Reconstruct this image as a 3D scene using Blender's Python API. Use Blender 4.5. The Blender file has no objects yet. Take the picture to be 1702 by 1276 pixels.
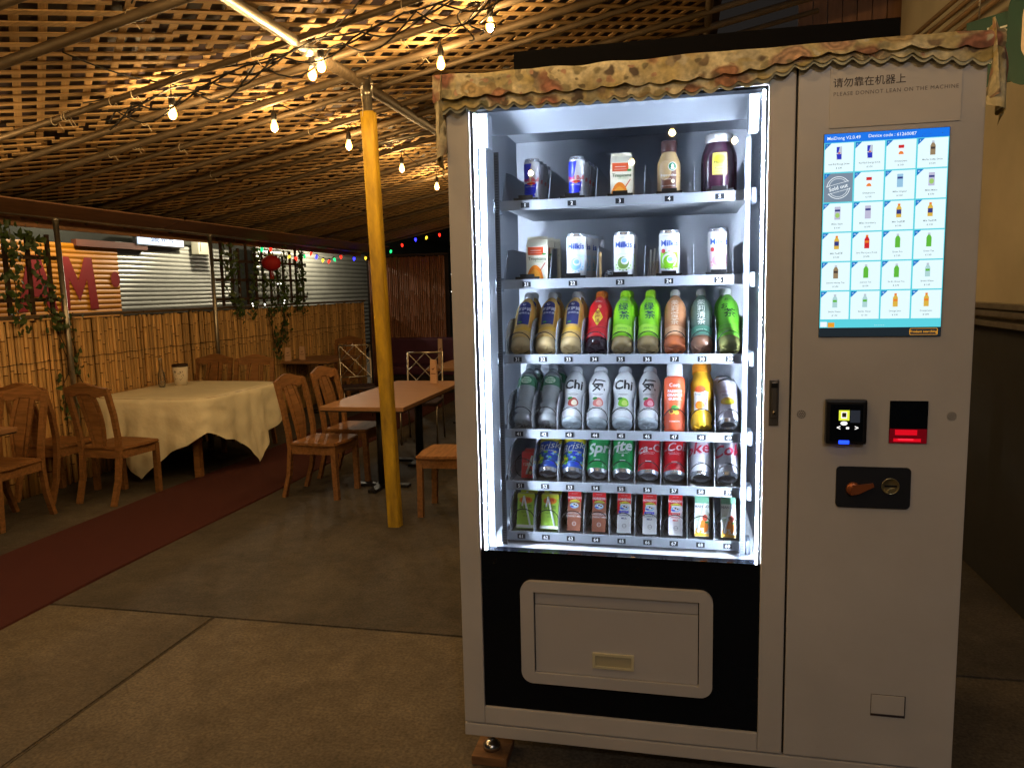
import bpy, bmesh, math, random
from mathutils import Vector, Matrix, noise
sin, cos, pi, rad = math.sin, math.cos, math.pi, math.radians
random.seed(7)
SC = bpy.context.scene
COL = SC.collection

# ------------------------------------------------------------------ camera, night sky, exposure
cam_d = bpy.data.cameras.new('camera'); cam = bpy.data.objects.new('camera', cam_d); COL.objects.link(cam)
cam_d.sensor_width = 36.0; cam_d.lens = 27.03; cam_d.clip_start = 0.05; cam_d.clip_end = 500
yaw, pitch, roll = rad(-12.6), rad(-7.07), rad(-1.27)
fw = Vector((sin(yaw)*cos(pitch), cos(yaw)*cos(pitch), sin(pitch)))
rt = Vector((cos(yaw), -sin(yaw), 0)); up = rt.cross(fw)
r2 = rt*cos(roll) + up*sin(roll); u2 = -rt*sin(roll) + up*cos(roll)
cam.matrix_world = Matrix(((r2.x, u2.x, -fw.x, 0.546), (r2.y, u2.y, -fw.y, -1.992), (r2.z, u2.z, -fw.z, 1.376), (0, 0, 0, 1)))
SC.camera = cam
W = bpy.data.worlds.new('World'); SC.world = W; W.use_nodes = True
bg = W.node_tree.nodes['Background']; bg.inputs[0].default_value = (0.55, 0.47, 0.42, 1); bg.inputs[1].default_value = 0.026
SC.view_settings.view_transform = 'Standard'; SC.view_settings.look = 'None'
SC.view_settings.exposure = 0.0; SC.view_settings.gamma = 1.0
SC.cycles.use_denoising = True; SC.cycles.use_adaptive_sampling = True; SC.cycles.adaptive_threshold = .03
SC.cycles.max_bounces = 8; SC.cycles.transparent_max_bounces = 16
SC.cycles.sample_clamp_indirect = 4.0
SC.cycles.caustics_reflective = False; SC.cycles.caustics_refractive = False
BULB_W, LED, XMAS = 16.0, 450.0, 3.0

# ------------------------------------------------------------------ materials
def lin(c):
    return tuple((v/255/12.92 if v/255 <= .04045 else ((v/255+.055)/1.055)**2.4) for v in c)
def nn(nt, t, **k):
    n = nt.nodes.new(t)
    for a, v in k.items(): setattr(n, a, v)
    return n
MATS = {}
def mat(name, rgb, rough=.5, metal=0., var=0., vscale=8., bump=0., bscale=60., emit=None, es=1., rnd=0., coat=0., spec=.5, stretch=None, dark=None):
    """Principled material; var = noise colour variation, rnd = per-object value variation (rgb in 0..255 sRGB)."""
    if name in MATS: return MATS[name]
    m = bpy.data.materials.new(name); m.use_nodes = True; nt = m.node_tree; b = nt.nodes['Principled BSDF']
    c = lin(rgb)
    b.inputs['Base Color'].default_value = (*c, 1); b.inputs['Roughness'].default_value = rough; b.inputs['Metallic'].default_value = metal
    b.inputs['Specular IOR Level'].default_value = spec; b.inputs['Coat Weight'].default_value = coat
    vec = None
    if var or bump or rnd:
        tc = nn(nt, 'ShaderNodeTexCoord'); mp = nn(nt, 'ShaderNodeMapping'); nt.links.new(tc.outputs['Object'], mp.inputs[0])
        if stretch: mp.inputs['Scale'].default_value = stretch
        if rnd or var:
            oi = nn(nt, 'ShaderNodeObjectInfo'); mul = nn(nt, 'ShaderNodeMath', operation='MULTIPLY'); mul.inputs[1].default_value = 31.7
            nt.links.new(oi.outputs['Random'], mul.inputs[0]); nt.links.new(mul.outputs[0], mp.inputs['Location'])
        vec = mp.outputs[0]
    if var or rnd:
        nz = nn(nt, 'ShaderNodeTexNoise'); nz.inputs['Scale'].default_value = vscale; nz.inputs['Detail'].default_value = 6; nz.inputs['Roughness'].default_value = .62
        nt.links.new(vec, nz.inputs['Vector'])
        rp = nn(nt, 'ShaderNodeValToRGB'); nt.links.new(nz.outputs['Fac'], rp.inputs[0])
        d = lin(dark) if dark else tuple(v*(1-var) for v in c); l = tuple(min(1, v*(1+var*.6)) for v in c)
        rp.color_ramp.elements[0].position = .3; rp.color_ramp.elements[0].color = (*d, 1)
        rp.color_ramp.elements[1].position = .7; rp.color_ramp.elements[1].color = (*l, 1)
        out = rp.outputs[0]
        if rnd:
            hs = nn(nt, 'ShaderNodeHueSaturation'); mr = nn(nt, 'ShaderNodeMapRange')
            mr.inputs['To Min'].default_value = 1-rnd; mr.inputs['To Max'].default_value = 1+rnd
            nt.links.new(oi.outputs['Random'], mr.inputs[0]); nt.links.new(mr.outputs[0], hs.inputs['Value']); nt.links.new(out, hs.inputs['Color']); out = hs.outputs[0]
        nt.links.new(out, b.inputs['Base Color'])
    if bump:
        n2 = nn(nt, 'ShaderNodeTexNoise'); n2.inputs['Scale'].default_value = bscale; n2.inputs['Detail'].default_value = 5; nt.links.new(vec, n2.inputs['Vector'])
        bp = nn(nt, 'ShaderNodeBump'); bp.inputs['Strength'].default_value = bump; bp.inputs['Distance'].default_value = .01
        nt.links.new(n2.outputs['Fac'], bp.inputs['Height']); nt.links.new(bp.outputs[0], b.inputs['Normal'])
    if emit:
        b.inputs['Emission Color'].default_value = (*lin(emit), 1); b.inputs['Emission Strength'].default_value = es
    MATS[name] = m
    return m
def clear_mat(name, tint=(255, 255, 255), refl=.08, rough=.02, body=0., bodycol=(255, 255, 255), emit=None, es=0.):
    """see-through sheet: transparent + fresnel gloss (+ a little diffuse body, + glow for lamp envelopes)."""
    if name in MATS: return MATS[name]
    m = bpy.data.materials.new(name); m.use_nodes = True; nt = m.node_tree; nt.nodes.remove(nt.nodes['Principled BSDF'])
    out = nt.nodes['Material Output']
    tr = nn(nt, 'ShaderNodeBsdfTransparent'); tr.inputs[0].default_value = (*lin(tint), 1)
    base = tr.outputs[0]
    if body:
        df = nn(nt, 'ShaderNodeBsdfDiffuse'); df.inputs[0].default_value = (*lin(bodycol), 1)
        mx = nn(nt, 'ShaderNodeMixShader'); mx.inputs[0].default_value = body; nt.links.new(base, mx.inputs[1]); nt.links.new(df.outputs[0], mx.inputs[2]); base = mx.outputs[0]
    gl = nn(nt, 'ShaderNodeBsdfGlossy'); gl.inputs['Roughness'].default_value = rough
    fr = nn(nt, 'ShaderNodeFresnel'); fr.inputs[0].default_value = 1.45
    ml = nn(nt, 'ShaderNodeMath', operation='MULTIPLY'); ml.inputs[1].default_value = refl/.04; nt.links.new(fr.outputs[0], ml.inputs[0]); ml.use_clamp = True
    mx = nn(nt, 'ShaderNodeMixShader'); nt.links.new(ml.outputs[0], mx.inputs[0]); nt.links.new(base, mx.inputs[1]); nt.links.new(gl.outputs[0], mx.inputs[2])
    o = mx.outputs[0]
    if emit:
        em = nn(nt, 'ShaderNodeEmission'); em.inputs[0].default_value = (*lin(emit), 1); em.inputs[1].default_value = es
        ad = nn(nt, 'ShaderNodeAddShader'); nt.links.new(o, ad.inputs[0]); nt.links.new(em.outputs[0], ad.inputs[1]); o = ad.outputs[0]
    nt.links.new(o, out.inputs[0]); MATS[name] = m
    return m

# ------------------------------------------------------------------ mesh helpers
class MB:
    def __init__(s): s.v = []; s.f = []; s.m = []; s.mats = []; s.sm = []
    def mi(s, m):
        if m not in s.mats: s.mats.append(m)
        return s.mats.index(m)
    def add(s, vs, fs, m, smooth=False):
        o = len(s.v); s.v += [tuple(v) for v in vs]; k = s.mi(m)
        for f in fs: s.f.append([o+i for i in f]); s.m.append(k); s.sm.append(smooth)
        return s
    def box(s, x0, x1, y0, y1, z0, z1, m, M=None):
        vs = [Vector((x, y, z)) for z in (z0, z1) for y in (y0, y1) for x in (x0, x1)]
        if M: vs = [M @ v for v in vs]
        return s.add(vs, [(0, 2, 3, 1), (4, 5, 7, 6), (0, 1, 5, 4), (2, 6, 7, 3), (0, 4, 6, 2), (1, 3, 7, 5)], m)
    def rbox(s, x0, x1, y0, y1, z0, z1, m, r=.004):          # box with chamfered edges
        bm = bmesh.new(); bmesh.ops.create_cube(bm, size=1)
        for v in bm.verts: v.co = Vector(((x0+x1)/2+v.co.x*(x1-x0), (y0+y1)/2+v.co.y*(y1-y0), (z0+z1)/2+v.co.z*(z1-z0)))
        bmesh.ops.bevel(bm, geom=bm.edges[:], offset=r, segments=2, affect='EDGES', profile=.7)
        bm.verts.index_update(); s.add([v.co for v in bm.verts], [[v.index for v in f.verts] for f in bm.faces], m); bm.free(); return s
    def tube(s, pts, r, m, seg=8, cap=True, sq=None):
        pts = [Vector(p) for p in pts]; n = len(pts); rs = r if isinstance(r, (list, tuple)) else [r]*n
        vs = []; fs = []; ref = None
        for i, p in enumerate(pts):
            d = (pts[min(i+1, n-1)]-pts[max(i-1, 0)]).normalized()
            if ref is None: ref = Vector((0, 0, 1)) if abs(d.z) < .9 else Vector((1, 0, 0))
            a = d.cross(ref).normalized(); b = a.cross(d).normalized(); ref = b
            for k in range(seg):
                t = 2*pi*(k+.5)/seg; ra, rb = (rs[i], rs[i]) if sq is None else (sq[0]*1.414, sq[1]*1.414)
                vs.append(p + a*cos(t)*ra + b*sin(t)*rb)
        for i in range(n-1):
            for k in range(seg):
                k2 = (k+1) % seg; fs.append((i*seg+k, i*seg+k2, (i+1)*seg+k2, (i+1)*seg+k))
        if cap: fs.append(tuple(range(seg))[::-1]); fs.append(tuple(range((n-1)*seg, n*seg)))
        return s.add(vs, fs, m, seg > 5)
    def lathe(s, prof, m, seg=24, c=(0, 0, 0), a0=0., a1=2*pi, cap=True, M=None):
        vs = []; fs = []; full = abs(a1-a0-2*pi) < 1e-6; cols = seg if full else seg+1
        for r, z in prof:
            for k in range(cols):
                t = a0+(a1-a0)*k/seg; v = Vector((c[0]+r*sin(t), c[1]-r*cos(t), c[2]+z)); vs.append(M @ v if M else v)
        for i in range(len(prof)-1):
            for k in range(seg):
                k2 = (k+1) % cols; fs.append((i*cols+k, i*cols+k2, (i+1)*cols+k2, (i+1)*cols+k))
        if cap and full: fs.append(tuple(range(cols))[::-1]); fs.append(tuple(range((len(prof)-1)*cols, len(prof)*cols)))
        return s.add(vs, fs, m, True)
    def prism(s, poly, y0, y1, m, M=None):                    # polygon in x,z extruded along y
        n = len(poly); vs = [Vector((x, y0, z)) for x, z in poly]+[Vector((x, y1, z)) for x, z in poly]
        if M: vs = [M @ v for v in vs]
        return s.add(vs, [tuple(range(n)), tuple(range(n, 2*n))[::-1]]+[(i, i+n, (i+1) % n+n, (i+1) % n) for i in range(n)], m)
    def mesh(s, name):
        me = bpy.data.meshes.new(name); me.from_pydata(s.v, [], s.f)
        for m in s.mats: me.materials.append(m)
        me.polygons.foreach_set('material_index', s.m); me.polygons.foreach_set('use_smooth', s.sm); me.update()
        bm = bmesh.new(); bm.from_mesh(me); bmesh.ops.recalc_face_normals(bm, faces=bm.faces[:]); bm.to_mesh(me); bm.free()
        return me
    def build(s, name, parent=None, loc=None): return put(name, s.mesh(name), parent, loc)
def put(name, me, parent=None, loc=None, rot=None):
    o = bpy.data.objects.new(name, me); COL.objects.link(o)
    if parent: o.parent = parent
    if loc is not None: o.location = loc
    if rot is not None: o.rotation_euler = rot
    return o
def tag(o, label=None, cat=None, group=None, kind=None):
    if label: o['label'] = label
    if cat: o['category'] = cat
    if group: o['group'] = group
    if kind: o['kind'] = kind
    return o
def thing(name, label, cat, loc=(0, 0, 0), rz=0., group=None, scale=None):
    o = put(name, None, None, loc, (0, 0, rz)); tag(o, label, cat, group)
    if scale: o.scale = (scale,)*3
    return o
def copy_tree(o, parent=None):
    c = o.copy(); COL.objects.link(c); c.parent = parent
    for ch in list(o.children): copy_tree(ch, c)
    return c
def rrect(x0, x1, z0, z1, r, n=5):
    P = []
    for cx, cz, a in ((x1-r, z1-r, 0), (x0+r, z1-r, 90), (x0+r, z0+r, 180), (x1-r, z0+r, 270)):
        for k in range(n+1): t = rad(a+90*k/n); P.append((cx+r*cos(t), cz+r*sin(t)))
    return P
_tc = {}
def text2d(s, size, bold=0., align='CENTER', space=1.):
    """flat letters as (verts, faces) in x,z."""
    key = (s, bold, align, space)
    if key not in _tc:
        cu = bpy.data.curves.new('t', 'FONT'); cu.body = s; cu.size = 1; cu.align_x = align; cu.align_y = 'CENTER'; cu.offset = bold; cu.resolution_u = 2; cu.space_character = space
        ob = bpy.data.objects.new('t', cu); COL.objects.link(ob)
        dg = bpy.context.evaluated_depsgraph_get(); me = ob.evaluated_get(dg).to_mesh()
        _tc[key] = ([(v.co.x, v.co.y) for v in me.vertices], [tuple(p.vertices) for p in me.polygons])
        bpy.data.objects.remove(ob); bpy.data.curves.remove(cu)
    v, f = _tc[key]
    return [(x*size, z*size) for x, z in v], f
def flat(mb, vf, m, x=0., y=0., z=0., sx=1.):                 # put x,z drawing on a plane facing -y
    mb.add([(x+a*sx, y, z+b) for a, b in vf[0]], vf[1], m)
def rect2(x0, x1, z0, z1, n=1, k=1):
    vs = [(x0+(x1-x0)*i/n, z0+(z1-z0)*j/k) for j in range(k+1) for i in range(n+1)]
    return vs, [(j*(n+1)+i, j*(n+1)+i+1, (j+1)*(n+1)+i+1, (j+1)*(n+1)+i) for j in range(k) for i in range(n)]
def quad2(a, b, c, d, n=6, k=4):                              # bilinear patch a b c d counter-clockwise
    vs = []
    for j in range(k+1):
        for i in range(n+1):
            u, v = i/n, j/k
            vs.append(tuple((a[q]*(1-u)+b[q]*u)*(1-v)+(d[q]*(1-u)+c[q]*u)*v for q in (0, 1)))
    return vs, rect2(0, 1, 0, 1, n, k)[1]
def disc2(x, z, rx, rz, n=16, a0=0., a1=360.):
    vs = [(x, z)]; fs = []
    for R in (.5, 1):
        for k in range(n+1): t = rad(a0+(a1-a0)*k/n); vs.append((x+rx*R*cos(t), z+rz*R*sin(t)))
    for k in range(n): fs += [(0, 1+k, 2+k), (1+k, n+2+k, n+3+k, 2+k)]
    return vs, fs

# ------------------------------------------------------------------ shared materials
paint = mat('white_powder_coat', (196, 192, 188), .36, var=.10, vscale=2.4, bump=.05, bscale=400)
paint_d = mat('flap_grey_paint', (186, 183, 182), .45, var=.05, vscale=3)
inner = mat('cabinet_liner', (214, 220, 230), .5, var=.06, vscale=2)
shelf_w = mat('shelf_white', (224, 228, 234), .45); lip_w = mat('shelf_lip', (142, 148, 157), .5)
black = mat('black_plastic', (14, 15, 18), .35, var=.1)
glossb = mat('black_glass_panel', (9, 15, 24), .25, var=.15, vscale=2, spec=.2)
steel = mat('galvanised_steel', (165, 158, 146), .38, .9, var=.3, vscale=14)
chrome = mat('chrome', (200, 200, 200), .18, 1.)
dwire = mat('black_wire', (22, 22, 24), .4, .4)
white = mat('print_white', (238, 238, 236), .5)
seamd = mat('seam_dark', (25, 22, 24), .7)
wood = mat('honey_oak', (142, 100, 62), .62, var=.38, spec=.25, vscale=5, stretch=(1, 9, 9), rnd=.12, bump=.08, bscale=40)
woodt = mat('laminate_top', (150, 110, 76), .55, var=.14, vscale=4, stretch=(1, 7, 1))
latt = mat('lattice_cedar', (200, 164, 114), .78, var=.32, vscale=7, stretch=(.7, 9, 9), rnd=.22, bump=.25, bscale=50)
bamboo = mat('split_bamboo', (200, 158, 100), .55, var=.36, vscale=5, stretch=(9, 9, .8), rnd=.36)
bamboo_d = mat('dark_bamboo', (128, 84, 62), .45, var=.35, vscale=5, stretch=(9, 9, .8), rnd=.3)
node_m = mat('bamboo_node', (88, 54, 26), .7)

# ------------------------------------------------------------------ ground, slabs, carpet
def concrete(name, rgb, dark, sc=1.):
    m = mat(name, rgb, .86, var=.28, vscale=1.1*sc, bump=.5, bscale=22, dark=dark)
    nt = m.node_tree; b = nt.nodes['Principled BSDF']; src = b.inputs['Base Color'].links[0].from_socket
    tc = nn(nt, 'ShaderNodeTexCoord')
    n = nn(nt, 'ShaderNodeTexNoise'); n.inputs['Scale'].default_value = 95; n.inputs['Detail'].default_value = 6; nt.links.new(tc.outputs['Object'], n.inputs['Vector'])
    v = nn(nt, 'ShaderNodeTexNoise'); v.inputs['Scale'].default_value = 3.7; v.inputs['Detail'].default_value = 10; v.inputs['Distortion'].default_value = .9; nt.links.new(tc.outputs['Object'], v.inputs['Vector'])
    v2 = nn(nt, 'ShaderNodeTexNoise'); v2.inputs['Scale'].default_value = 17; v2.inputs['Detail'].default_value = 8; v2.inputs['Roughness'].default_value = .75; nt.links.new(tc.outputs['Object'], v2.inputs['Vector'])
    last = src
    for node, lo, hi, fac in ((n, .66, 1.2, 1), (v, .80, 1.08, 1), (v2, .76, 1.1, 1)):
        mr = nn(nt, 'ShaderNodeMapRange'); mr.inputs['From Min'].default_value = .34; mr.inputs['From Max'].default_value = .62; mr.inputs['To Min'].default_value = lo; mr.inputs['To Max'].default_value = hi; nt.links.new(node.outputs['Fac'], mr.inputs[0])
        mx = nn(nt, 'ShaderNodeMix', data_type='RGBA', blend_type='MULTIPLY'); mx.inputs[0].default_value = fac
        nt.links.new(last, mx.inputs[6]); nt.links.new(mr.outputs[0], mx.inputs[7]); last = mx.outputs[2]
    nt.links.new(last, b.inputs['Base Color'])
    return m
conc_a = concrete('concrete_warm', (98, 88, 74), (80, 70, 56))
conc_b = concrete('concrete_stained', (76, 69, 60), (56, 50, 44), 1.4)
ground_m = mat('ground_dirt', (48, 42, 36), .95, var=.3)
g = MB(); g.box(-60, 60, -40, 80, -.30, -.022, ground_m)
ground = tag(g.build('ground'), 'dark ground beneath the dining terrace', None, None, 'structure')
def slab(x0, x1, y0, y1, m):
    bm = bmesh.new(); bmesh.ops.create_cube(bm, size=1)
    for v in bm.verts: v.co = Vector(((x0+x1)/2+v.co.x*(x1-x0), (y0+y1)/2+v.co.y*(y1-y0), -.01+v.co.z*.02))
    bmesh.ops.bevel(bm, geom=[e for e in bm.edges if all(v.co.z > -.001 for v in e.verts)], offset=.006, segments=3, affect='EDGES')
    me = bpy.data.meshes.new('slab'); bm.to_mesh(me); bm.free(); me.materials.append(m); put('slab', me, ground)
slab(-6.0, -1.423, -4, .815, conc_a); slab(-1.417, 2.6, -4, .815, conc_a); slab(-6.0, 2.6, .819, 14, conc_b)
cm = mat('carpet_maroon', (64, 11, 8), .95, var=.25, vscale=120, bump=.5, bscale=300)
n = 60; vs = []; fs = []
for i in range(n+1):
    y = -2.5+11*i/n
    for j, x in enumerate((-3.04, -2.65, -2.25)): vs.append((x+.012*sin(y*2.1+j), y, .010+.002*sin(y*5+j)))
    vs.append((-3.045+.012*sin(y*2.1), y, .001)); vs.append((-2.245+.012*sin(y*2.1+2), y, .001))
for i in range(n):
    a, b = i*5, i*5+5
    for p, q in ((3, 0), (0, 1), (1, 2), (2, 4)): fs.append((a+p, a+q, b+q, b+p))
c = MB(); c.add(vs, fs, cm); tag(c.build('carpet_runner'), 'long maroon carpet runner laid on the concrete beside the tables', 'carpet')

# ------------------------------------------------------------------ pergola roof: pipes, lattice slats, dark cover
RB = .20
def roofz(x, d=0.): return 2.55+RB*(x+1.165)-d
XE, XW = .66, -4.02
roof = thing('pergola_roof', 'sloping roof of wooden lattice panels tied over steel pipes', 'roof', (0, 0, 0))
pipe_m = mat('dull_pipe', (112, 97, 78), .58, .45, var=.35, vscale=9, stretch=(1, 6, 6))
for i, y in enumerate([-2.6, -2.2, -1.8, -1.35, -.9, -.45, .02, .38, .74, 1.385, 1.735, 2.03, 2.28, 2.68, 2.98, 3.27, 3.7, 4.3, 5.0, 5.8, 6.6, 7.4, 8.3]):
    p = MB(); r = .0155+.003*(i % 3); xe = 1.35 if 2.2 < y < 3.4 else XE+.06
    w = random.uniform(-.02, .02); z0 = random.uniform(0, .012)
    p.tube([(x, y+w*sin(x), roofz(x, .02+z0)) for x in (XW, -3, -2, -1.2, -.4, xe)], r, pipe_m, 10)
    p.build('rafter_pipe', roof)
b = MB(); b.tube([(-1.19, -2.6, 2.52), (-1.185, 1.53, 2.515)], .026, steel, 14); b.build('main_beam', roof)
b = MB(); b.tube([(-1.185, 1.50, 2.515), (-1.19, 2.2, 2.512), (-1.20, 5.6, 2.51)], .031, pipe_m, 14); b.tube([(-1.186, 1.47, 2.515), (-1.186, 1.60, 2.515)], .036, steel, 14); b.build('main_beam', roof)
b = MB(); b.tube([(-1.72, 3.3, 2.39), (-1.19, 3.36, 2.485)], .014, steel, 8); b.build('brace', roof)
# lattice: panels 1.22 x 2.44, slats at +-45 degrees, two layers
slats = []
PW, PL, PT, SWD, STH = 1.22, 2.44, .096, .033, .007
def clip(px, py, dx, dy, x0, x1, y0, y1):
    t0, t1 = -9., 9.
    for p, d, lo, hi in ((px, dx, x0, x1), (py, dy, y0, y1)):
        if abs(d) < 1e-9: continue
        a, b_ = (lo-p)/d, (hi-p)/d
        t0 = max(t0, min(a, b_)); t1 = min(t1, max(a, b_))
    return t0, t1
rng = random.Random(3)
xs = [XW]; 
while xs[-1] < XE-.3: xs.append(min(xs[-1]+PW, XE))
for ix in range(len(xs)-1):
    y = -2.9+rng.uniform(-.5, .5)
    while y < 8.6:
        y1 = min(y+PL, 8.7); rot = rad(rng.uniform(-1.6, 1.6)); off = rng.uniform(0, PT); dzp = rng.uniform(0, .012); tilt = rng.uniform(-.006, .006)
        cx, cy = (xs[ix]+xs[ix+1])/2, (y+y1)/2
        for lay, ang in ((0, rad(45)+rot), (1, rad(135)+rot)):
            dx, dy = cos(ang), sin(ang); nx, ny = -dy, dx
            k = -2.2
            while k < 2.2:
                px, py = cx+nx*(k+off), cy+ny*(k+off)
                t0, t1 = clip(px, py, dx, dy, xs[ix]+.004, xs[ix+1]-.004, y, y1)
                if t1-t0 > .06 and rng.random() > .012:
                    a, b_ = (px+dx*t0, py+dy*t0), (px+dx*t1, py+dy*t1)
                    slats.append((a, b_, ang+rng.uniform(-.006, .006), lay, dzp+tilt*(py-cy)))
                k += PT*rng.uniform(.97, 1.03)
        y = y1+.004
sl_mesh = []
for v in range(6):                                            # a few slat meshes, unit length along x
    s = MB(); N = 4
    for i in range(N): pass
    bm = bmesh.new(); bmesh.ops.create_cube(bm, size=1)
    for q in bm.verts: q.co = Vector((q.co.x, q.co.y*SWD*(.94+.03*v*.5), q.co.z*STH))
    bmesh.ops.bevel(bm, geom=[e for e in bm.edges if abs((e.verts[0].co-e.verts[1].co).x) > .5], offset=.0016, segments=1, affect='EDGES')
    me = bpy.data.meshes.new('slat'); bm.to_mesh(me); bm.free(); me.materials.append(latt); sl_mesh.append(me)
def slat_matrix(s):
    (ax, ay), (bx_, by_), ang, lay, dz = s
    A = Vector((ax, ay, roofz(ax)+.016+.0075*lay+dz)); B = Vector((bx_, by_, roofz(bx_)+.016+.0075*lay+dz))
    d = (B-A); L = d.length; d.normalize(); nrm = Vector((-RB, 0, 1)).normalized(); sd = nrm.cross(d).normalized(); nn_ = d.cross(sd)
    M = Matrix((d*L, sd, nn_)).transposed().to_4x4(); M.translation = (A+B)/2
    return M
camp = Vector((.546, -1.992, 1.376))
def vis_size(s):
    c = Vector(((s[0][0]+s[1][0])/2, (s[0][1]+s[1][1])/2, 0)); c.z = roofz(c.x); w = c-camp; d = w.dot(fw)
    if d < .3: return 0
    u, v = w.dot(r2)/d*1278+851, 638-w.dot(u2)/d*1278
    if not (-120 < u < 1250 and -90 < v < 480): return 0
    return (Vector(s[0])-Vector(s[1])).length/d/d
order = sorted(slats, key=vis_size, reverse=True)
for i, s in enumerate(order[:300]):
    o = put('slat', sl_mesh[i % 6], roof); o.matrix_local = slat_matrix(s)
far = MB()
for s in order[300:]:
    M = slat_matrix(s); far.box(-.5, .5, -SWD/2, SWD/2, -STH/2, STH/2, latt, M)
fo = far.build('lattice_slats_beyond', roof); fo['kind'] = 'stuff'
# dark tarpaulin over the lattice
tarp = mat('roof_tarpaulin', (66, 54, 62), .6, var=.35, vscale=2.5, bump=.3, bscale=9)
vs = []; NX, NY = 26, 60
for j in range(NY+1):
    for i in range(NX+1):
        x = XW-.1+(XE-XW+.2)*i/NX; y = -3.4+12.4*j/NY
        vs.append((x, y, roofz(x)+.085+.03*noise.noise((x*1.7, y*1.7, 1))))
t = MB(); t.add(vs, rect2(0, 1, 0, 1, NX, NY)[1], tarp, True); t.build('roof_cover', roof)
fascia_m = mat('fascia_board', (150, 108, 78), .7, var=.3, vscale=5, stretch=(6, 1, 6))
for y0, y1 in ((-2.8, 1.1), (1.12, 3.9), (3.92, 6.4), (6.42, 8.6)):
    f = MB(); f.box(XW-.03, XW-.008, y0, y1, roofz(XW)-.09, roofz(XW)+.05, fascia_m); f.build('fascia_board', roof)
    f = MB(); f.box(XW+.02, XW+.36, y0, y1, -.006, .004, fascia_m)
    o = f.build('soffit_board', roof, (0, 0, 0)); o.rotation_euler = (0, -math.atan(RB), 0); o.location = (0, 0, roofz(0)-.052)
ep = MB(); ep.tube([(.68, -2.8, roofz(.68, .01)), (.68, 8.5, roofz(.68, .01))], .022, pipe_m, 10); ep.build('edge_pipe', roof)

# yellow sleeved post and the plain post behind the machine
yel = mat('yellow_sleeve', (198, 160, 30), .6, var=.26, vscale=6, stretch=(3, 3, .7), dark=(140, 110, 34), bump=.16, bscale=16)
post = thing('support_post', 'steel roof post wrapped in a bright yellow protective sleeve', 'post', (-1.11, 2.165, 0))
post.rotation_euler = (0, -math.atan(.055/2.36), rad(26))
p = MB(); R = .0425
sq_ = lambda a: 1/(abs(cos(a))**4+abs(sin(a))**4)**.25
pr = [(R*.93*sq_(rad(a+20))*cos(rad(a)), R*.93*sq_(rad(a+20))*sin(rad(a))) for a in range(-30, 315, 5)]
vs = [(x, y, z) for z in (.0, .4, 1.0, 1.6, 2.2, 2.36) for x, y in pr]; k = len(pr)
p.add(vs, [(j*k+i, j*k+i+1, (j+1)*k+i+1, (j+1)*k+i) for j in range(5) for i in range(k-1)]+[tuple(range(5*k, 6*k))], yel, True); p.build('sleeve', post)
p = MB(); a0, a1 = rad(-57), rad(-24)                          # overlapping flap of the sleeve with its seam
pr = [(R*1.13*cos(a0+(a1-a0)*i/4), R*1.13*sin(a0+(a1-a0)*i/4)) for i in range(5)]+[(R*.90*cos(a1-(a1-a0)*i/4), R*.90*sin(a1-(a1-a0)*i/4)) for i in range(5)]
vs = [(x, y, z) for z in (.003, 2.35) for x, y in pr]
p.add(vs, [(i, (i+1) % 10, (i+1) % 10+10, i+10) for i in range(10)]+[tuple(range(10))[::-1], tuple(range(10, 20))], yel); p.build('sleeve_flap', post)
p = MB(); p.tube([(0, 0, .01), (0, 0, 2.53)], .027, steel, 14); p.tube([(0, 0, 2.44), (0, 0, 2.475)], .033, steel, 14); p.build('pipe', post)
p = MB()
for s in (-1, 1): p.tube([(.02*s, -.03, 2.44), (.03*s, -.036, 2.5), (.012*s, -.02, 2.56)], .007, steel, 6); p.tube([(.028*s, -.04, 2.50), (.028*s, -.055, 2.50)], .010, steel, 6)
p.build('pipe_clamp', post)
p = MB(); p.tube([(-.026, -.03, 2.54), (-.034, -.036, 2.46), (-.028, -.036, 2.38), (-.034, -.034, 2.33)], .0022, mat('twine', (176, 160, 130), .9), 5); p.build('tie_wire', post)
post2 = thing('support_post', 'bare brown roof post standing behind the top of the machine', 'post', (.655, 3.3, 0))
p = MB(); p.tube([(0, 0, 0), (0, 0, 2.9)], .035, mat('brown_post', (120, 92, 62), .6, var=.25, vscale=5), 12); p.build('pipe', post2)
p = MB(); p.tube([(0, 0, 2.86), (0, 0, 2.93)], .045, steel, 12); p.build('cap', post2)

# ------------------------------------------------------------------ bamboo fence along the tables, dark bamboo screen at the far end
def culm_mesh(h, r, m, seed, halfround=False):
    q = random.Random(seed); c = MB(); prof = []; z = 0; nodes = []
    nxt = q.uniform(.1, .3)
    while nxt < h: nodes.append(nxt); nxt += q.uniform(.22, .36)
    zs = sorted(set([0, h]+[v for k in nodes for v in (k-.008, k, k+.008)]))
    prof = [(r*(1.14 if z in nodes else .97+.03*q.random()), z) for z in zs if 0 <= z <= h]
    c.lathe(prof, m, 7)
    for k in nodes: c.lathe([(r*1.155, k-.0035), (r*1.155, k+.0035)], node_m, 7, cap=False)
    return c.mesh('culm')
FX = -3.93
fence = thing('bamboo_fence', 'low fence of upright honey coloured bamboo canes behind the tables', 'fence', (FX, 0, 0))
cms = [culm_mesh(1.235, .0155, bamboo, i) for i in range(8)]
y = 1.55; k = 0
while y < 8.38:
    s = random.uniform(.72, 1.12) if y < 6 else random.uniform(.95, 1.2)
    o = put('culm', cms[k % 8], fence, (random.uniform(-.006, .006), y, random.uniform(-.012, .004)), (rad(random.uniform(-.5, .5)), 0, random.uniform(0, 6.3))); o.scale = (s, s, random.uniform(.985, 1.0))
    y += .0155*2*s*random.uniform(.96, 1.08); k += 1
backb = mat('fence_backing', (58, 40, 26), .9)
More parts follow.
